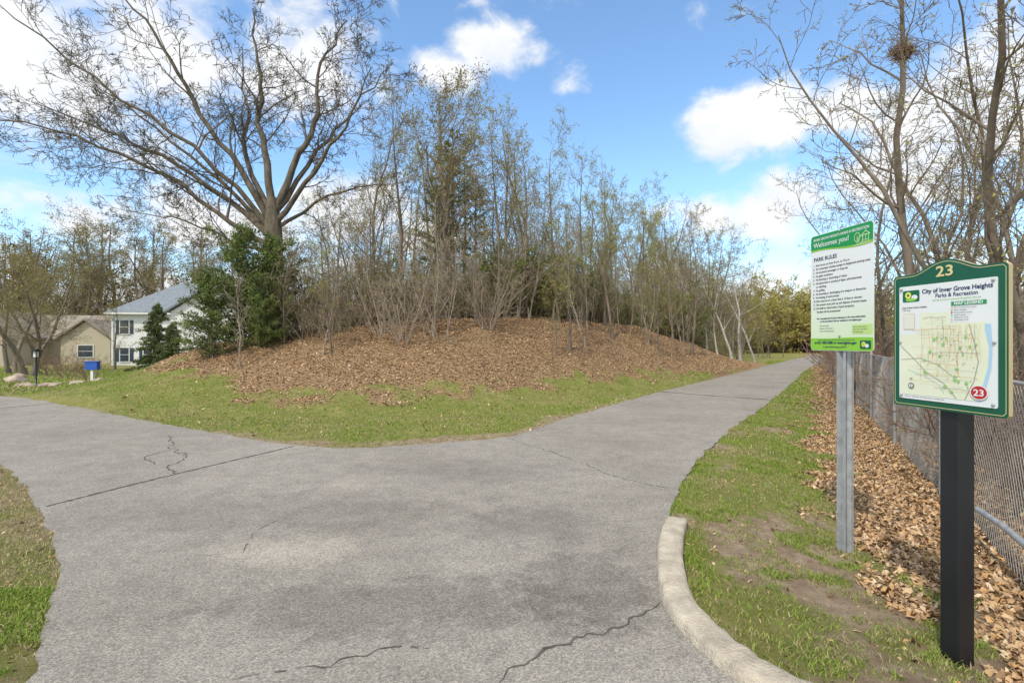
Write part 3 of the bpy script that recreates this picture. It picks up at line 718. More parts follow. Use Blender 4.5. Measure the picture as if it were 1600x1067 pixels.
# ---------------------------------------------------------------- mesh box utilities
def box(L,x0,x1,y0,y1,z0,z1):
    s=len(L[0]); L[0].extend([(x0,y0,z0),(x1,y0,z0),(x1,y1,z0),(x0,y1,z0),(x0,y0,z1),(x1,y0,z1),(x1,y1,z1),(x0,y1,z1)])
    L[1].extend([[s,s+3,s+2,s+1],[s+4,s+5,s+6,s+7],[s,s+1,s+5,s+4],[s+1,s+2,s+6,s+5],[s+2,s+3,s+7,s+6],[s+3,s,s+4,s+7]])
def pym(name,L,mats,midx=None,smooth=False):
    me=bpy.data.meshes.new(name); me.from_pydata(L[0],[],L[1])
    for m_ in mats: me.materials.append(m_)
    if midx: 
        for p,i in zip(me.polygons,midx): p.material_index=i
    if smooth:
        for p in me.polygons: p.use_smooth=True
    me.update(); return me
def bevel(o,w=.004,seg=2):
    md=o.modifiers.new("bevel","BEVEL"); md.width=w; md.segments=seg; md.limit_method='ANGLE'

# ---------------------------------------------------------------- houses
def siding(name,c,sc=8.):
    m,nt,b=newmat(name); tc=N(nt,"ShaderNodeTexCoord"); w_=N(nt,"ShaderNodeTexWave",bands_direction='Z',wave_profile='SAW'); w_.inputs["Scale"].default_value=sc/6.283*2
    nt.links.new(tc.outputs["Object"],w_.inputs["Vector"])
    cc=ramp(nt,w_.outputs["Fac"],[(.0,tuple(x*.72 for x in c)),(.15,c),(1,c)]); nt.links.new(cc,b.inputs["Base Color"]); b.inputs["Roughness"].default_value=.6
    return m
M_white=siding("white_siding",(.80,.80,.80)); M_tan=siding("tan_siding",(.50,.44,.33))
M_trim=simple("white_trim",(.80,.80,.78),(.72,.72,.71),3,.5)
M_roofg=simple("blue_grey_shingles",(.26,.29,.32),(.16,.185,.21),3,.9,.5,20,stretch=(1,1,4))
M_rooft=simple("brown_shingles",(.36,.31,.25),(.24,.205,.165),3,.9,.5,20,stretch=(1,1,4))
M_glass=simple("dark_window_glass",(.05,.07,.09),(.03,.04,.06),1,.08)
M_shut=simple("dark_blue_shutters",(.03,.06,.11),(.02,.04,.08),5,.6)
M_stone=simple("boulder_stone",(.55,.44,.35),(.33,.25,.20),3,.9,.8,12)
def roofmesh(x0,x1,y0,y1,ze,zr,over=.35,axis='x',th=.16,hip=False):
    L=([],[])
    X0,X1,Y0,Y1=x0-over,x1+over,y0-over,y1+over
    if axis=='x':
        ym=(y0+y1)/2; hx=(y1-y0)/2 if hip else 0
        r_=[(X0,Y0,ze),(X1,Y0,ze),(X1,Y1,ze),(X0,Y1,ze),(X0+hx,ym,zr),(X1,ym,zr)]
    else:
        xm=(x0+x1)/2
        r_=[(X1,Y0,ze),(X1,Y1,ze),(X0,Y1,ze),(X0,Y0,ze),(xm,Y0,zr),(xm,Y1,zr)]
    L[0].extend(r_); L[0].extend([(a_,b_,c_-th) for a_,b_,c_ in r_])
    fs=[[0,1,5,4],[2,3,4,5],[6,10,11,7],[8,11,10,9],[0,6,7,1],[2,8,9,3],[0,4,10,6],[4,3,9,10],[1,7,11,5],[5,11,8,2]]
    if hip: fs[6:8]=[[0,4,3],[6,9,10],[3,9,6,0]]
    L[1].extend(fs); return L
def gablewalls(x0,x1,y0,y1,z0,ze,zr,axis,lefthip=False):
    L=([],[])
    if axis=='x':
        ym=(y0+y1)/2
        v=[(x0,y0,z0),(x1,y0,z0),(x1,y1,z0),(x0,y1,z0),(x0,y0,ze),(x1,y0,ze),(x1,y1,ze),(x0,y1,ze),(x0,ym,zr),(x1,ym,zr)]
        f=[[0,1,5,4],[1,2,6,9,5],[2,3,7,6],[3,0,4,7] if lefthip else [3,0,4,8,7]]
    else:
        xm=(x0+x1)/2
        v=[(x0,y0,z0),(x1,y0,z0),(x1,y1,z0),(x0,y1,z0),(x0,y0,ze),(x1,y0,ze),(x1,y1,ze),(x0,y1,ze),(xm,y0,zr),(xm,y1,zr)]
        f=[[0,1,5,8,4],[1,2,6,5],[2,3,7,9,6],[3,0,4,7]]
    L[0].extend(v);L[1].extend(f);return L
def window(parent,x,y,z,w_,h_,shut=True):
    e=new_obj("window",None,parent,loc=(x,y,z))
    L=([],[]); t=.07
    box(L,-w_/2-t,w_/2+t,-.05,0,h_/2,h_/2+t);box(L,-w_/2-t,w_/2+t,-.07,0,-h_/2-t,-h_/2);box(L,-w_/2-t,-w_/2,-.05,0,-h_/2,h_/2);box(L,w_/2,w_/2+t,-.05,0,-h_/2,h_/2);box(L,-w_/2,w_/2,-.04,0,-.02,.02)
    new_obj("frame",pym("window_frame",L,[M_trim]),e)
    L=([],[]); box(L,-w_/2,w_/2,-.02,-.005,-h_/2,-.02);box(L,-w_/2,w_/2,-.02,-.005,.02,h_/2); new_obj("pane",pym("window_pane",L,[M_glass]),e)
    if shut:
        for s in (-1,1):
            L=([],[]); c_=s*(w_/2+t+.16); box(L,c_-.12,c_+.12,-.04,0,-h_/2,h_/2); new_obj("shutter",pym("window_shutter",L,[M_shut]),e)
h=new_obj("white_house",None,loc=(-30.3,46,-.62),rotz=D2R(8),label="two-storey white house with blue-grey shingle roof",cat="house")
new_obj("wall",pym("house_wall",gablewalls(-5,4.5,0,8,-.5,4.7,7.2,'x',True),[M_white]),h)
new_obj("roof",pym("house_roof",roofmesh(-5,4.5,0,8,4.75,7.75,.4,'x',hip=True),[M_roofg]),h)
new_obj("wing_wall",pym("house_wing",gablewalls(1.6,7.6,-4,3,-.5,4.6,6.6,'y'),[M_white]),h)
new_obj("wing_roof",pym("house_wing_roof",roofmesh(1.6,7.6,-4,3.,4.65,6.85,.35,'y'),[M_roofg]),h)
for x,z in [(-4.1,3.4),(-2.2,.95),(-4.1,.95)]: window(h,x,-.01,z,.7,1.2)
window(h,3.4,-4.01,1,.8,1.3,False)
L=([],[]); box(L,-5.12,-4.98,-.12,.02,-.4,4.55); new_obj("downpipe",pym("downpipe",L,[M_trim]),h)
L=([],[]); box(L,-5.5,1.2,-.52,-.42,4.52,4.68); new_obj("gutter",pym("gutter",L,[M_trim]),h)
h=new_obj("tan_house",None,loc=(-44.2,50,-.62),rotz=D2R(14),label="low tan-sided house with peaked gables and brown shingle roof",cat="house")
new_obj("wall",pym("house_wall",gablewalls(-6,5.,0,9,-.5,2.45,4.6,'x'),[M_tan]),h)
new_obj("roof",pym("house_roof",roofmesh(-6,5.,0,9,2.5,4.9,.5,'x'),[M_rooft]),h)
new_obj("garage_wall",pym("garage_wall",gablewalls(-5.8,-.8,-6,3,-.5,2.45,4.7,'y'),[M_tan]),h)
new_obj("garage_roof",pym("garage_roof",roofmesh(-5.8,-.8,-6,3,2.5,5.0,.4,'y'),[M_rooft]),h)
new_obj("gable_wall",pym("gable_wall",gablewalls(1.4,5.4,-2.5,3,-.5,2.4,4.0,'y'),[M_tan]),h)
new_obj("gable_roof",pym("gable_roof",roofmesh(1.4,5.4,-2.5,3,2.45,4.3,.35,'y'),[M_rooft]),h)
L=([],[]); 
for i in range(4): box(L,-5.3,-1.3,-6.06,-6.01,.02+i*.52,.52+i*.52)
new_obj("garage_door",pym("garage_door",L,[M_trim]),h)
window(h,3.4,-2.51,1.2,1.2,1.1,False)

# ---------------------------------------------------------------- garden items
def boulder(x,y,r_,seed,lab,cat="boulder",grp=None):
    import bmesh
    bm=bmesh.new(); bmesh.ops.create_icosphere(bm,subdivisions=3,radius=1)
    rs=np.random.default_rng(seed); sx,sy,sz=r_*rs.uniform(.8,1.3),r_*rs.uniform(.8,1.1),r_*rs.uniform(.5,.75)
    pl=[(Vector(rs.normal(0,1,3)).normalized(),rs.uniform(.6,.9)) for _ in range(9)]
    for v_ in bm.verts:
        for n_,d_ in pl:
            k_=v_.co.dot(n_)-d_
            if k_>0: v_.co-=n_*k_*.85
        v_.co=Vector((v_.co.x*sx,v_.co.y*sy,v_.co.z*sz))
    me=bpy.data.meshes.new("boulder"); bm.to_mesh(me); bm.free(); me.materials.append(M_stone)
    new_obj("boulder" if r_>.25 else "garden_rock",me,loc=(x,y,float(height(np.array([x]),np.array([y]))[0])+r_*.2),rotz=rs.random()*6,label=lab,cat=cat,group=grp)
boulder(-19.3,19.9,.36,1,"large rounded tan boulder in the garden bed")
boulder(-21.6,22.4,.3,2,"large rounded tan boulder in the garden bed")
for i in range(16):
    boulder(-16.6+i*.22+random.gauss(0,.08),17.0-i*.03+random.gauss(0,.25),random.uniform(.09,.19),10+i,"pale edging rock beside the garden bed","rock","garden edging rocks")
M_black=simple("black_paint",(.016,.017,.021),(.010,.011,.014),4,.38)
M_blue=simple("blue_panel",(.02,.10,.45),(.015,.08,.38),4,.4)
e=new_obj("garden_lamp",None,loc=(-15.9,17.1,float(height(np.array([-15.9]),np.array([17.1]))[0])),label="short black garden lamp post by the rocks",cat="lamp")
Vt,Ft=tubes([([Vector((0,0,0)),Vector((0,0,.06)),Vector((0,0,.08)),Vector((0,0,.95))],[.07,.06,.03,.026])],10)
new_obj("post",mesh_np("lamp_post",Vt,[Ft],[M_black],smooth=True),e)
L=([],[]); box(L,-.09,.09,-.09,.09,.95,.97)
for a_ in (-.08,.06):
    for b_ in (-.08,.06): box(L,a_,a_+.02,b_,b_+.02,.97,1.16)
box(L,-.11,.11,-.11,.11,1.16,1.19); box(L,-.06,.06,-.06,.06,1.19,1.24)
new_obj("lantern",pym("lamp_lantern",L,[M_black]),e)
L=([],[]); box(L,-.05,.05,-.05,.05,.97,1.16); new_obj("glass",pym("lamp_glass",L,[M_trim]),e)
e=new_obj("yard_sign",None,loc=(-14.5,17.7,float(height(np.array([-14.5]),np.array([17.7]))[0])-.05),label="small blue box sign on a white post",cat="sign")
L=([],[]); box(L,-.045,.045,-.04,.04,0,.5); o_=new_obj("post",pym("sign_post",L,[M_trim]),e); bevel(o_)
L=([],[]); box(L,-.21,.21,-.08,.08,.48,.74); box(L,-.23,.23,-.1,.1,.74,.77); o_=new_obj("panel",pym("sign_panel",L,[M_blue]),e); bevel(o_,.01)

# ---------------------------------------------------------------- chain-link fence
M_galv=simple("galvanized_steel",(.50,.51,.51),(.32,.33,.335),14,.55,metal=.35)
M_wire=simple("fence_wire",(.56,.54,.50),(.34,.31,.27),3,.6,metal=.1)
M_rail=simple("weathered_rail",(.44,.43,.41),(.27,.26,.24),6,.65,metal=.2)
fy0,fy1=2.2,36.
A=np.array([fence_x(fy0),fy0]);B=np.array([fence_x(fy1),fy1]); FL=np.linalg.norm(B-A); dv=(B-A)/FL; FH=1.3
fe_=new_obj("chain_link_fence",None,loc=(A[0],A[1],-.08),rotz=math.atan2(dv[1],dv[0]),label="dull grey chain link fence backed by bare brush",cat="fence")
wires=[];s_=.066
zb,zt=.02,FH
for sgn in (1,-1):
    u=-FH
    while u<FL+FH:
        a_=u; b_=u+sgn*(zt-zb)*.8
        if min(a_,b_)>=0 and max(a_,b_)<=FL:
            pts_=[]
            for q_ in range(5):
                f=q_/4; uu=a_+(b_-a_)*f; pts_.append(Vector((uu,.03*math.sin(uu*1.7+f*2)+.004*sgn,zb+(zt-zb)*f)))
            wires.append((pts_,[.0023]*5))
        u+=s_
Vw,Fw=tubes(wires,3)
new_obj("wire_mesh",mesh_np("wire_mesh",Vw,[Fw],[M_wire]),fe_)
Vr,Fr=tubes([([Vector((0,0,FH)),Vector((FL/2,0,FH)),Vector((FL,0,FH))],[.016]*3)],8)
new_obj("top_rail",mesh_np("top_rail",Vr,[Fr],[M_rail],smooth=True),fe_)
Vp,Fp=tubes([([Vector((0,0,-.1)),Vector((0,0,FH+.02)),Vector((0,0,FH+.05)),Vector((0,0,FH+.07))],[.025,.025,.031,.008])],10)
pm=mesh_np("fence_post",Vp,[Fp],[M_rail],smooth=True)
u=.4
while u<FL: new_obj("post",pm,fe_,loc=(u,.035,0)); u+=3.0
Vb,Fb=tubes([([Vector((.2,.06,.30)),Vector((.9,.07,.33)),Vector((1.4,.08,.33)),Vector((1.9,.10,.30))],[.022]*4)],8)
new_obj("bent_rail",mesh_np("bent_rail",Vb,[Fb],[M_galv],smooth=True),fe_)
Vb,Fb=tubes([([Vector((2.5,.16,0)),Vector((2.7,.12,.45)),Vector((2.8,.05,.8))],[.03]*3)],8)
new_obj("leaning_brace",mesh_np("leaning_brace",Vb,[Fb],[M_galv],smooth=True),fe_)

# ---------------------------------------------------------------- sign lettering tools
def flat(name,c,rough=.45):
    return simple(name,c,tuple(x*.93 for x in c),5,rough)
S_white=flat("sign_white",(.80,.80,.78)); S_green=flat("sign_dark_green",(.006,.13,.055)); S_lime=flat("sign_lime_green",(.27,.58,.055)); S_mid=flat("sign_mid_green",(.012,.30,.08))
S_text=flat("sign_grey_text",(.04,.045,.05)); S_navy=flat("sign_navy_text",(.015,.035,.11)); S_gold=flat("sign_gold",(.70,.60,.28)); S_yel=flat("sign_yellow",(.82,.76,.14)); S_pale=flat("sign_pale_green",(.66,.80,.42))
S_map=flat("map_pale_yellow",(.78,.79,.58)); S_mapb=flat("map_cream",(.78,.76,.64)); S_blue=flat("map_blue",(.42,.63,.78)); S_road=flat("map_road_grey",(.40,.37,.32)); S_or=flat("map_orange",(.74,.45,.24)); S_red=flat("sign_red",(.52,.02,.02)); S_pgreen=flat("map_park_green",(.28,.55,.17)); S_blk=flat("sign_black",(.015,.015,.015))
S_tan=flat("board_edge_tan",(.50,.40,.22)); S_board=simple("board_green_paint",(.006,.105,.052),(.005,.085,.042),6,.4)
class Print:
    def __init__(s): s.v=[];s.f=[];s.m=[];s.mats=[]
    def mi(s,m):
        if m not in s.mats: s.mats.append(m)
        return s.mats.index(m)
    def poly(s,pts,m,off):
        b=len(s.v); s.v+=[(x,-off,z) for x,z in pts]; s.f.append(list(range(b,b+len(pts)))); s.m.append(s.mi(m))
    def rect(s,x0,x1,z0,z1,m,off): s.poly([(x0,z0),(x1,z0),(x1,z1),(x0,z1)],m,off)
    def ell(s,cx,cz,rx,rz,m,off,n=28): s.poly([(cx+rx*math.cos(i/n*6.2832),cz+rz*math.sin(i/n*6.2832)) for i in range(n)],m,off)
    def line(s,P,w,m,off):
        for (a,b),(c,d) in zip(P[:-1],P[1:]):
            l=math.hypot(c-a,d-b)+1e-9; nx_,nz_=-(d-b)/l*w/2,(c-a)/l*w/2
            ex,ez=(c-a)/l*w*.3,(d-b)/l*w*.3
            off+=.000004
            s.poly([(a+nx_-ex,b+nz_-ez),(a-nx_-ex,b-nz_-ez),(c-nx_+ex,d-nz_+ez),(c+nx_+ex,d+nz_+ez)],m,off)
    def text(s,t,x,z,size,m,off,align='LEFT',bold=0,maxw=None):
        cu=bpy.data.curves.new("t","FONT"); cu.body=t; cu.size=size; cu.align_x=align; cu.resolution_u=3; cu.offset=bold*size
        ob=bpy.data.objects.new("t",cu); COL.objects.link(ob)
        bpy.context.view_layer.update()
        me=ob.to_mesh(); k=1.
        if len(me.vertices):
            if maxw:
                xsz=[q.co.x for q in me.vertices]; w_=max(xsz)-min(xsz); k=maxw/w_
            b=len(s.v); s.v+=[(x+q.co.x*k,-off,z+q.co.y) for q in me.vertices]
            mm=s.mi(m)
            for p in me.polygons: s.f.append([b+i for i in p.vertices]); s.m.append(mm)
        ob.to_mesh_clear(); bpy.data.objects.remove(ob); bpy.data.curves.remove(cu)
    def make(s,name,parent):
        return new_obj(name,pym(name,(s.v,s.f),s.mats,s.m),parent)
def solid(outline,y0,y1):
    n=len(outline); L=([],[])
    L[0].extend([(x,y0,z) for x,z in outline]+[(x,y1,z) for x,z in outline])
    L[1].append(list(range(n))); L[1].append(list(range(2*n-1,n-1,-1)))
    for i in range(n): L[1].append([i,n+i,n+(i+1)%n,(i+1)%n])
    return L
def rrect(x0,x1,z0,z1,r_,n=5):
    P=[]
    for cx,cz,a0 in ((x1-r_,z0+r_,-90),(x1-r_,z1-r_,0),(x0+r_,z1-r_,90),(x0+r_,z0+r_,180)):
        for i in range(n+1): a=D2R(a0+90*i/n); P.append((cx+r_*math.cos(a),cz+r_*math.sin(a)))
    return P

# ---------------------------------------------------------------- park rules sign
gx,gy=2.455,3.83
gz=float(height(np.array([gx]),np.array([gy]))[0])
ps=new_obj("park_rules_sign",None,loc=(gx,gy,gz-.04),rotz=math.atan2(-.61,.08),label="white and green park rules sign on steel channel post",cat="sign")
cz=1.885-(gz-.04)
W,Hh=.305,.455
m,nt,b=newmat("sign_white_to_pale_green")
tc=N(nt,"ShaderNodeTexCoord"); sx=N(nt,"ShaderNodeSeparateXYZ"); nt.links.new(tc.outputs["Object"],sx.inputs[0])
mr=N(nt,"ShaderNodeMapRange"); mr.inputs[1].default_value=cz-.0; mr.inputs[2].default_value=cz-.42; nt.links.new(sx.outputs[2],mr.inputs[0])
nt.links.new(ramp(nt,mr.outputs[0],[(0,(.80,.80,.78)),(1,(.64,.77,.46))]),b.inputs["Base Color"]); b.inputs["Roughness"].default_value=.45
new_obj("panel",pym("rules_panel",solid([(x,z+cz) for x,z in rrect(-W,W,-Hh,Hh,.025)],-.002,.002),[m]),ps)
o1=.0035;o2=.0045;o3=.0055
def band(p,x0,x1,zt,fn,m,off,n=18,r_=.022,top=True):
    xs_=[x0+(x1-x0)*i/n for i in range(n+1)]
    sg=-1 if top else 1
    edge=[(x0,zt+sg*r_),(x0+r_*.3,zt+sg*r_*.3),(x0+r_,zt),(x1-r_,zt),(x1-r_*.3,zt+sg*r_*.3),(x1,zt+sg*r_)]
    lo=[(x,fn(x)) for x in reversed(xs_)]
    p.poly([(x,z+cz) for x,z in edge+lo],m,off)
e_=.004
p=Print(); band(p,-W+e_,W-e_,Hh-e_,lambda x:.312-.016*math.sin((x+.02)*8),S_lime,o1); p.make("wave_band",ps)
p=Print(); band(p,-W+e_,W-e_,Hh-e_,lambda x:.328-.014*math.sin((x+.06)*8),S_mid,o2); p.make("header_band",ps)
p=Print(); band(p,-W+e_,W-e_,-Hh+e_,lambda x:-.358+.004*math.sin(x*9),S_lime,o1,top=False); p.make("footer_band",ps)
p=Print()
p.text("INVER GROVE HEIGHTS PARKS & RECREATION",-.272,cz+.408,.028,S_white,o3,maxw=.54,bold=.018)
p.text("Welcomes you!",-.272,cz+.356,.054,S_white,o3,maxw=.36,bold=.010)
p.make("header_lettering",ps)
p=Print()
p.text("PARK RULES",-.272,cz+.248,.042,S_navy,o1,bold=.022,maxw=.24)
rules=["1.  Park hours are from 8 a.m. to 10 p.m.","2.  No motorized vehicles except in designated parking areas","3.  No alcoholic beverages or drug use","4.  No glass containers","5.  No littering or discarding of refuse","6.  No placement or posting of signs, advertisements","     or soliciting.","7.  No golfing","8.  No shooting or discharging of a weapon or fireworks.","9.  No feeding of wild animals","10. Pets must be on a leash that is 10 feet or shorter.","11. Pet owners must pick up and dispose of animal waste.","12. No theft or destruction of park property.","      Vandals will be prosecuted."]
z=.208
for t_ in rules:
    p.text(t_,-.278,cz+z,.0225,S_text,o1,bold=.016); z-=.0283
p.text("For a complete list of park ordinances or for more information",0,cz-.212,.0185,S_navy,o1,'CENTER',.03)
p.text("on the city please visit our website at www.ighmn.gov",0,cz-.234,.0185,S_navy,o1,'CENTER',.03)
for i,t_ in enumerate(["These property","Dispose of all waste in","trash and recycling cans"]): p.text(t_,-.21,cz-.268-i*.021,.016,S_text,o1)
p.make("rules_lettering",ps)
p=Print()
p.text("For more information on Parks & Recreation Department",-.04,cz-.378,.0155,S_navy,o3,'CENTER')
p.text("at 651-450-2480 or www.ighmn.gov",-.05,cz-.403,.028,S_navy,o3,'CENTER',.03,maxw=.42)
p.text("in case of emergency, call 911",-.05,cz-.432,.0195,S_navy,o3,'CENTER',.02)
p.make("footer_lettering",ps)
p=Print()
Y_=S_pale
def cl(cx,cz_,r_,w_=.004): p.line([(cx+r_*math.cos(i/14*6.2832),cz_+r_*1.25*math.sin(i/14*6.2832)) for i in range(15)],w_,Y_,o3)
cl(.165,cz+.360,.026); cl(.195,cz+.342,.02); p.line([(.165,cz+.305),(.165,cz+.368)],.004,Y_,o3); p.line([(.165,cz+.340),(.18,cz+.354)],.003,Y_,o3)
p.line([(.205,cz+.368),(.24,cz+.395),(.275,cz+.368),(.205,cz+.368)],.005,Y_,o3); p.line([(.24,cz+.395),(.24,cz+.402)],.004,Y_,o3)
for x in (.215,.24,.265): p.line([(x,cz+.368),(x,cz+.31)],.004,Y_,o3)
p.line([(.208,cz+.332),(.272,cz+.332)],.003,Y_,o3); p.line([(.208,cz+.320),(.272,cz+.320)],.003,Y_,o3); p.line([(.14,cz+.305),(.28,cz+.305)],.005,Y_,o3)
p.make("park_emblem",ps)
p=Print()
p.poly([(x,z_) for x,z_ in rrect(.19,.285,cz-.437,cz-.378,.008)],S_green,o3)
p.ell(.222,cz-.405,.018,.018,S_yel,o3+.001); p.ell(.252,cz-.415,.016,.014,S_white,o3+.0012); p.ell(.222,cz-.405,.008,.008,S_lime,o3+.0015)
p.make("corner_logo",ps)
p=Print(); p.poly(rrect(.115,.295,cz-.33,cz-.262,.006),flat("pale_lime",(.55,.74,.25)),o1)
for i,t_ in enumerate(["Find out more about","parks and trails online","www.ighmn.gov"]): p.text(t_,.125,cz-.283-i*.018,.0145,S_navy,o3)
p.make("information_box",ps)
def bolt(parent,x,z,off=.003,r_=.009,mat=M_galv):
    Vt,Ft=tubes([([Vector((x,-off,z)),Vector((x,-off-.004,z)),Vector((x,-off-.006,z)),Vector((x,-off-.0062,z))],[r_,r_,r_*.6,.0005])],8)
    new_obj("bolt",mesh_np("bolt",Vt,[Ft],[mat]),parent)
bolt(ps,0,cz+.442,.0065); bolt(ps,0,cz-.345,.005)
def channel(y0,sgn):
    L=([],[]); t=.004
    o__=[(-.042,0),(-.042,t),(-.026,t),(-.016,.032),(.016,.032),(.026,t),(.042,t),(.042,0),(.022,0),(.012,.028),(-.012,.028),(-.022,0)]
    n=len(o__)
    L[0].extend([(x,y0+sgn*y,-.1) for x,y in o__]+[(x,y0+sgn*y,cz+.43) for x,y in o__])
    for i in range(n): L[1].append([i,(i+1)%n,n+(i+1)%n,n+i])
    L[1].append(list(range(n,2*n)))
    return L
L1=channel(.005,1); L2=channel(.075,-1)
b_=len(L1[0]); L=(L1[0]+L2[0],L1[1]+[[i+b_ for i in f] for f in L2[1]])
new_obj("post",pym("channel_post",L,[M_galv]),ps)
p=Print(); z=.08
while z<cz-.47:
    p.ell(0,z,.005,.006,S_blk,-.0320,8); z+=.05
p.make("post_hole",ps)

# ---------------------------------------------------------------- trail map sign
mx,my=2.150,2.52
gz=float(height(np.array([mx]),np.array([my]))[0])
ms=new_obj("trail_map_sign",None,loc=(mx,my,gz-.03),rotz=math.atan2(-.55,.09),label="dark green trail map board numbered 23 on black post",cat="sign")
cz=1.505-(gz-.03)
hw,hh=.28,.345
n=16
arch=[]
for i in range(n+1):
    x=.17-.34*i/n; arch.append((x,.345+.055*(.5+.5*math.cos(math.pi*x/.17))**.8))
outl=[(-hw,-hh+.012),(-hw+.012,-hh),(hw-.012,-hh),(hw,-hh+.012)]+[(.28,.333),(.268,.345)]+arch+[(-.268,.345),(-.28,.333)]
outw=[(x,z+cz) for x,z in outl]
L=solid(outw,-.022,.0)
new_obj("board",pym("map_board",L,[S_board,S_tan],[0,0]+[1]*len(outw)),ms)
p=Print()
ins=[(x*.966,(z-.02)*.97+.02+cz) for x,z in outl]; p.line(ins+[ins[0]],.0028,S_gold,.0235)
p.make("gold_outline",ms)
new_obj("panel",pym("map_panel",solid([(x,z+cz) for x,z in rrect(-.243,.238,-.305,.285,.008)],-.026,-.0222),[S_white]),ms)
a1=.0275;a2=.0282;a3=.029;a4=.0298
p=Print(); p.text("23",0,cz+.318,.072,S_gold,.0245,'CENTER',.02,maxw=.085); p.make("number_lettering",ms)
p=Print()
p.text("City of Inver Grove Heights",-.115,cz+.240,.030,S_navy,a1,bold=.025,maxw=.335)
p.text("Parks & Recreation",-.045,cz+.214,.028,S_navy,a1,bold=.012,maxw=.2)
p.text("www.ci.inver-grove-heights.mn.us",-.06,cz+.197,.016,S_pgreen,a1,maxw=.23)
leg=["Park Trailhead Location","Picnic Shelter","Community Center","Golf Course","Off-Street Trail","On-Street Trail"]
for i,t_ in enumerate(leg): p.text(t_,.052,cz+.154-i*.0118,.0105,S_text,a2+.004)
p.text("City of Inver Grove Heights",-.225,cz+.168,.012,S_text,a1,bold=.02); p.text("Trail map",-.225,cz+.155,.012,S_text,a1)
p.text("Map is for reference only. Please stay on marked trails.",-.21,cz-.294,.0095,S_text,a1)
p.text("N",-.170,cz-.205,.018,S_blk,a2+.004,'CENTER')
p.make("panel_lettering",ms)
p=Print(); p.rect(.035,.195,cz+.168,cz+.187,S_mid,a1+.001); p.text("MAP LEGEND",.115,cz+.1715,.0185,S_white,a2+.001,'CENTER',.03,maxw=.13)
for i in range(6): p.ell(.041,cz+.158-i*.0118,.0045,.0045,[S_or,S_pgreen,S_red,S_pgreen,S_blue,S_or][i],a2+.004,10)
p.make("map_legend",ms)
p=Print()
body=[(-.232,.03),(-.232,-.282),(.15,-.282),(.18,-.20),(.20,-.12),(.205,-.03),(.185,.04),(.195,.085),(.03,.085),(.02,.14),(-.125,.14),(-.125,.045),(-.15,.03)]
p.poly([(x,z+cz) for x,z in body],S_map,a1)
p.poly([(x,z+cz) for x,z in [(.185,.075),(.212,.075),(.218,-.04),(.213,-.13),(.193,-.21),(.168,-.28),(.15,-.28),(.18,-.20),(.20,-.12),(.205,-.03)]],S_blue,a1+.0003)
rr=random.Random(4)
for k_ in range(24):
    x=-.115+k_*.0125+rr.uniform(-.006,.006); z0=rr.uniform(-.22,-.02); z1=rr.uniform(.03,.13) if x<.02 else .075
    P=[(x+rr.uniform(-.005,.005),cz+z0+(z1-z0)*i/5) for i in range(6)]
    p.line(P,.0011 if k_%3 else .0022,[S_or,S_road,S_gold,S_or][k_%4],a2+.00006*k_)
for k_ in range(26):
    z=.115-k_*.0145; x0=rr.uniform(-.2,-.02); x1=rr.uniform(.04,.17) if z<.08 else .01
    P=[(x0+(x1-x0)*i/5,cz+z+rr.uniform(-.004,.004)) for i in range(6)]
    p.line(P,.0010 if k_%4 else .0020,[S_road,S_or,S_gold][k_%3],a2+.0015+.00005*k_)
for k_ in range(26):
    x=rr.uniform(-.1,.17); z=rr.uniform(-.25,.06); w_=rr.uniform(.004,.010); h_=rr.uniform(.004,.010)
    p.poly([(x+w_*math.cos(a_)*rr.uniform(.8,1.1),cz+z+h_*math.sin(a_)*rr.uniform(.8,1.1)) for a_ in [i*.785 for i in range(8)]],S_pgreen,a3+.0016+.00002*k_)
for k_ in range(60):
    x=rr.gauss(.04,.06); z=rr.uniform(-.2,.07); 
    if abs(x)>.17: continue
    p.rect(x-.0022,x+.0022,cz+z-.0018,cz+z+.0018,[S_red,S_or,S_road,S_red][k_%4],a4+.0016+.00001*k_)
p.line([(.12,cz+.075),(.145,cz-.02),(.16,cz-.10),(.14,cz-.19),(.10,cz-.278)],.004,S_road,a3+.0003)
p.line([(-.228,cz-.03),(-.15,cz-.10),(-.09,cz-.16),(.0,cz-.21),(.06,cz-.278)],.003,S_road,a3+.0006)
p.line([(-.228,cz-.10),(-.12,cz-.09),(-.03,cz-.12),(.04,cz-.17)],.0025,S_road,a3+.0008)
p.line([(-.19,cz-.15),(-.1,cz-.18),(-.02,cz-.22),(.0,cz-.26)],.002,S_blue,a3+.0011)
p.make("printed_map",ms)
p=Print(); p.rect(-.215,-.155,cz+.06,cz+.14,S_mapb,a1+.0006)
p.line([(-.215,cz+.06),(-.155,cz+.06),(-.155,cz+.14),(-.215,cz+.14),(-.215,cz+.06)],.002,S_or,a2); p.make("inset_map",ms)
p=Print()
p.ell(.165,cz-.240,.040,.034,S_white,a4+.003); p.ell(.165,cz-.240,.035,.030,S_red,a4+.0035); p.text("23",.165,cz-.255,.042,S_white,a4+.004,'CENTER',.02,maxw=.045)
p.make("number_disc",ms)
p=Print()
p.ell(-.170,cz-.235,.015,.014,S_blk,a4+.003); p.ell(-.170,cz-.235,.011,.010,S_white,a4+.0034); p.line([(-.170,cz-.244),(-.170,cz-.225)],.003,S_blk,a4+.0038)
p.make("compass",ms)
p=Print()
p.poly(rrect(-.222,-.128,cz+.202,cz+.262,.008),S_green,a1); p.ell(-.19,cz+.237,.017,.017,S_yel,a2); p.ell(-.19,cz+.237,.007,.007,S_green,a3); p.ell(-.155,cz+.225,.017,.013,S_white,a2); p.ell(-.175,cz+.213,.03,.008,S_lime,a2+.0003)
p.make("city_logo",ms)
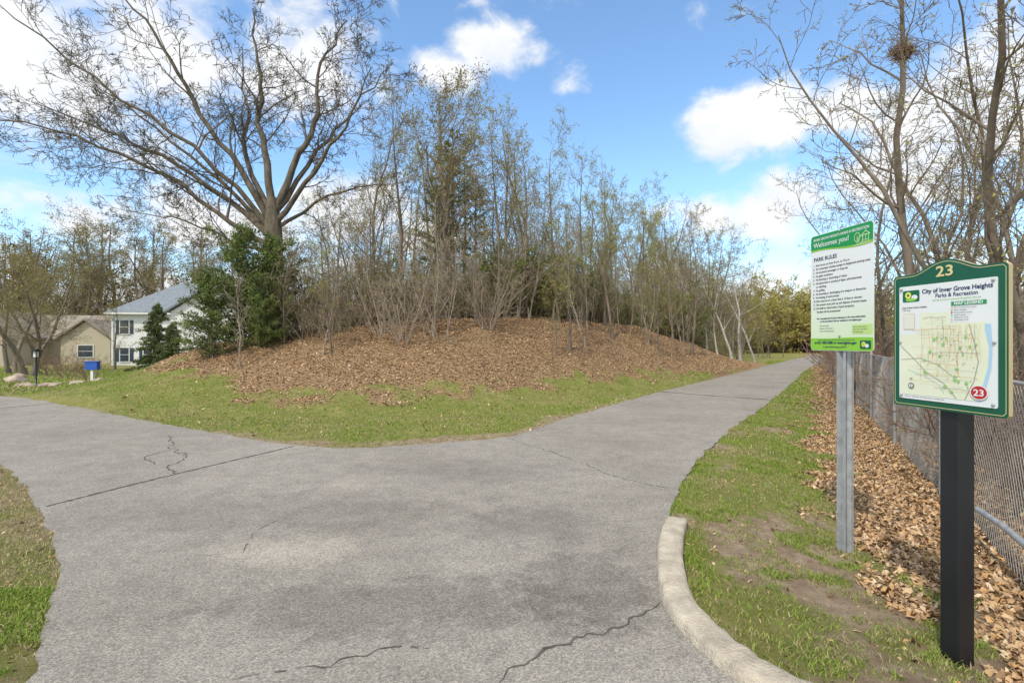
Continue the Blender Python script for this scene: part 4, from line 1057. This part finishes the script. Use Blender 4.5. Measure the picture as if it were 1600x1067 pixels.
for x,z in ((-.228,.27),(.223,.27),(-.228,-.29),(.223,-.29),(-.234,-.01),(.228,-.01)): bolt(ms,x,cz+z,.0285,.007)
L=([],[]); s=.047; box(L,-s,s,.001,2*s,-.15,cz+.30)
o_=new_obj("post",pym("map_post",L,[M_black]),ms); bevel(o_,.006)

# ---------------------------------------------------------------- sky, sun
w_=bpy.data.worlds.new("World"); scene.world=w_; w_.use_nodes=True
nt=w_.node_tree; bg=nt.nodes["Background"]
SE,SR=D2R(50),D2R(215)
sky=N(nt,"ShaderNodeTexSky",sky_type='NISHITA'); sky.sun_disc=False; sky.sun_elevation=SE; sky.sun_rotation=SR; sky.air_density=1.0; sky.dust_density=.6; sky.ozone_density=2.0
tc=N(nt,"ShaderNodeTexCoord"); sx=N(nt,"ShaderNodeSeparateXYZ"); nt.links.new(tc.outputs["Generated"],sx.inputs[0])
az=N(nt,"ShaderNodeMath",operation='ARCTAN2'); nt.links.new(sx.outputs[0],az.inputs[0]); nt.links.new(sx.outputs[1],az.inputs[1])
el=N(nt,"ShaderNodeMath",operation='ARCSINE'); nt.links.new(sx.outputs[2],el.inputs[0])
cb=N(nt,"ShaderNodeCombineXYZ"); nt.links.new(az.outputs[0],cb.inputs[0]); nt.links.new(el.outputs[0],cb.inputs[1])
mpn=N(nt,"ShaderNodeMapping"); mpn.inputs["Scale"].default_value=(.75,1.15,1); nt.links.new(cb.outputs[0],mpn.inputs[0])
nz=N(nt,"ShaderNodeTexNoise"); nz.inputs["Scale"].default_value=10; nz.inputs["Detail"].default_value=10; nz.inputs["Roughness"].default_value=.6; nz.inputs["Distortion"].default_value=.3
nt.links.new(mpn.outputs[0],nz.inputs["Vector"])
blobs=[(-2.0,29.4,5.2,3.0,1),(-7.0,27.6,4.4,2.2,.8),(22.5,20.6,4.6,3.6,1),(27,21.4,5.0,3.2,1),(33,21,4.5,2.8,.9),(6.3,26.3,2.4,1.5,.5),
(-43,22,10,8,.85),(-34,25.5,10,6,.75),(-23,26,9,5.5,.8),(-14,26,4,3,.5),(-40,11,8,2.6,.7),(-29,11.5,11,3.6,.8),(-18,13.8,8,4,.85),(-10,11,8,3,.7),(28,13,7,3.4,.85),(20.5,13,6,2.6,.7),(42.5,18.5,8,5.5,1),(38,14.5,8,3.6,.9),(0,3,90,6,.75),(0,78,260,36,1.1),(180,35,100,40,.8),(-180,35,100,40,.8)]  # last entries: unseen cloud overhead and behind camera, added to whiten the skylight
cur=None
for a_,e__,rx,ry,am in blobs:
    mp=N(nt,"ShaderNodeMapping"); rx_,ry_=D2R(rx),D2R(ry)
    mp.inputs["Scale"].default_value=(1/rx_,1/ry_,0); mp.inputs["Location"].default_value=(-D2R(a_)/rx_,-D2R(e__)/ry_,0)
    nt.links.new(cb.outputs[0],mp.inputs[0])
    ln=N(nt,"ShaderNodeVectorMath",operation='LENGTH'); nt.links.new(mp.outputs[0],ln.inputs[0])
    r_=N(nt,"ShaderNodeMapRange"); r_.inputs[1].default_value=0; r_.inputs[2].default_value=1.4; r_.inputs[3].default_value=am; r_.inputs[4].default_value=0; nt.links.new(ln.outputs["Value"],r_.inputs[0])
    if cur is None: cur=r_.outputs[0]
    else:
        mx_=N(nt,"ShaderNodeMath",operation='MAXIMUM'); nt.links.new(cur,mx_.inputs[0]); nt.links.new(r_.outputs[0],mx_.inputs[1]); cur=mx_.outputs[0]
ad=N(nt,"ShaderNodeMath",operation='MULTIPLY_ADD'); nt.links.new(nz.outputs["Fac"],ad.inputs[0]); ad.inputs[1].default_value=1.5; nt.links.new(cur,ad.inputs[2])
mr=N(nt,"ShaderNodeMapRange",interpolation_type='SMOOTHSTEP'); mr.inputs[1].default_value=.90; mr.inputs[2].default_value=1.36; nt.links.new(ad.outputs[0],mr.inputs[0])
shade=ramp(nt,nz.outputs["Fac"],[(.3,(6.2,6.6,7.3)),(.6,(7.4,7.45,7.5))])
tint=mixc(nt,1.,sky.outputs[0],(1.65,1.9,1.98),'MULTIPLY')
fin=mixc(nt,mr.outputs[0],tint,shade)
nt.links.new(fin,bg.inputs["Color"]); bg.inputs["Strength"].default_value=.14
sd=Vector((math.sin(SR)*math.cos(SE),math.cos(SR)*math.cos(SE),math.sin(SE)))
sl=bpy.data.lights.new("sun","SUN"); sl.energy=2.9; sl.angle=D2R(2.5); sl.color=(1,.92,.80)
so=bpy.data.objects.new("sun",sl); COL.objects.link(so); so.rotation_euler=sd.to_track_quat('Z','Y').to_euler(); so.location=(0,0,30)

cam=bpy.data.cameras.new("camera"); cam.sensor_width=36; cam.lens=18; cam.clip_end=3000; cam.clip_start=.05
co=bpy.data.objects.new("camera",cam); COL.objects.link(co); co.location=(0,0,1.5); co.rotation_euler=(D2R(90),0,0)
scene.camera=co
scene.view_settings.view_transform='Standard'; scene.view_settings.look='None'; scene.view_settings.exposure=0
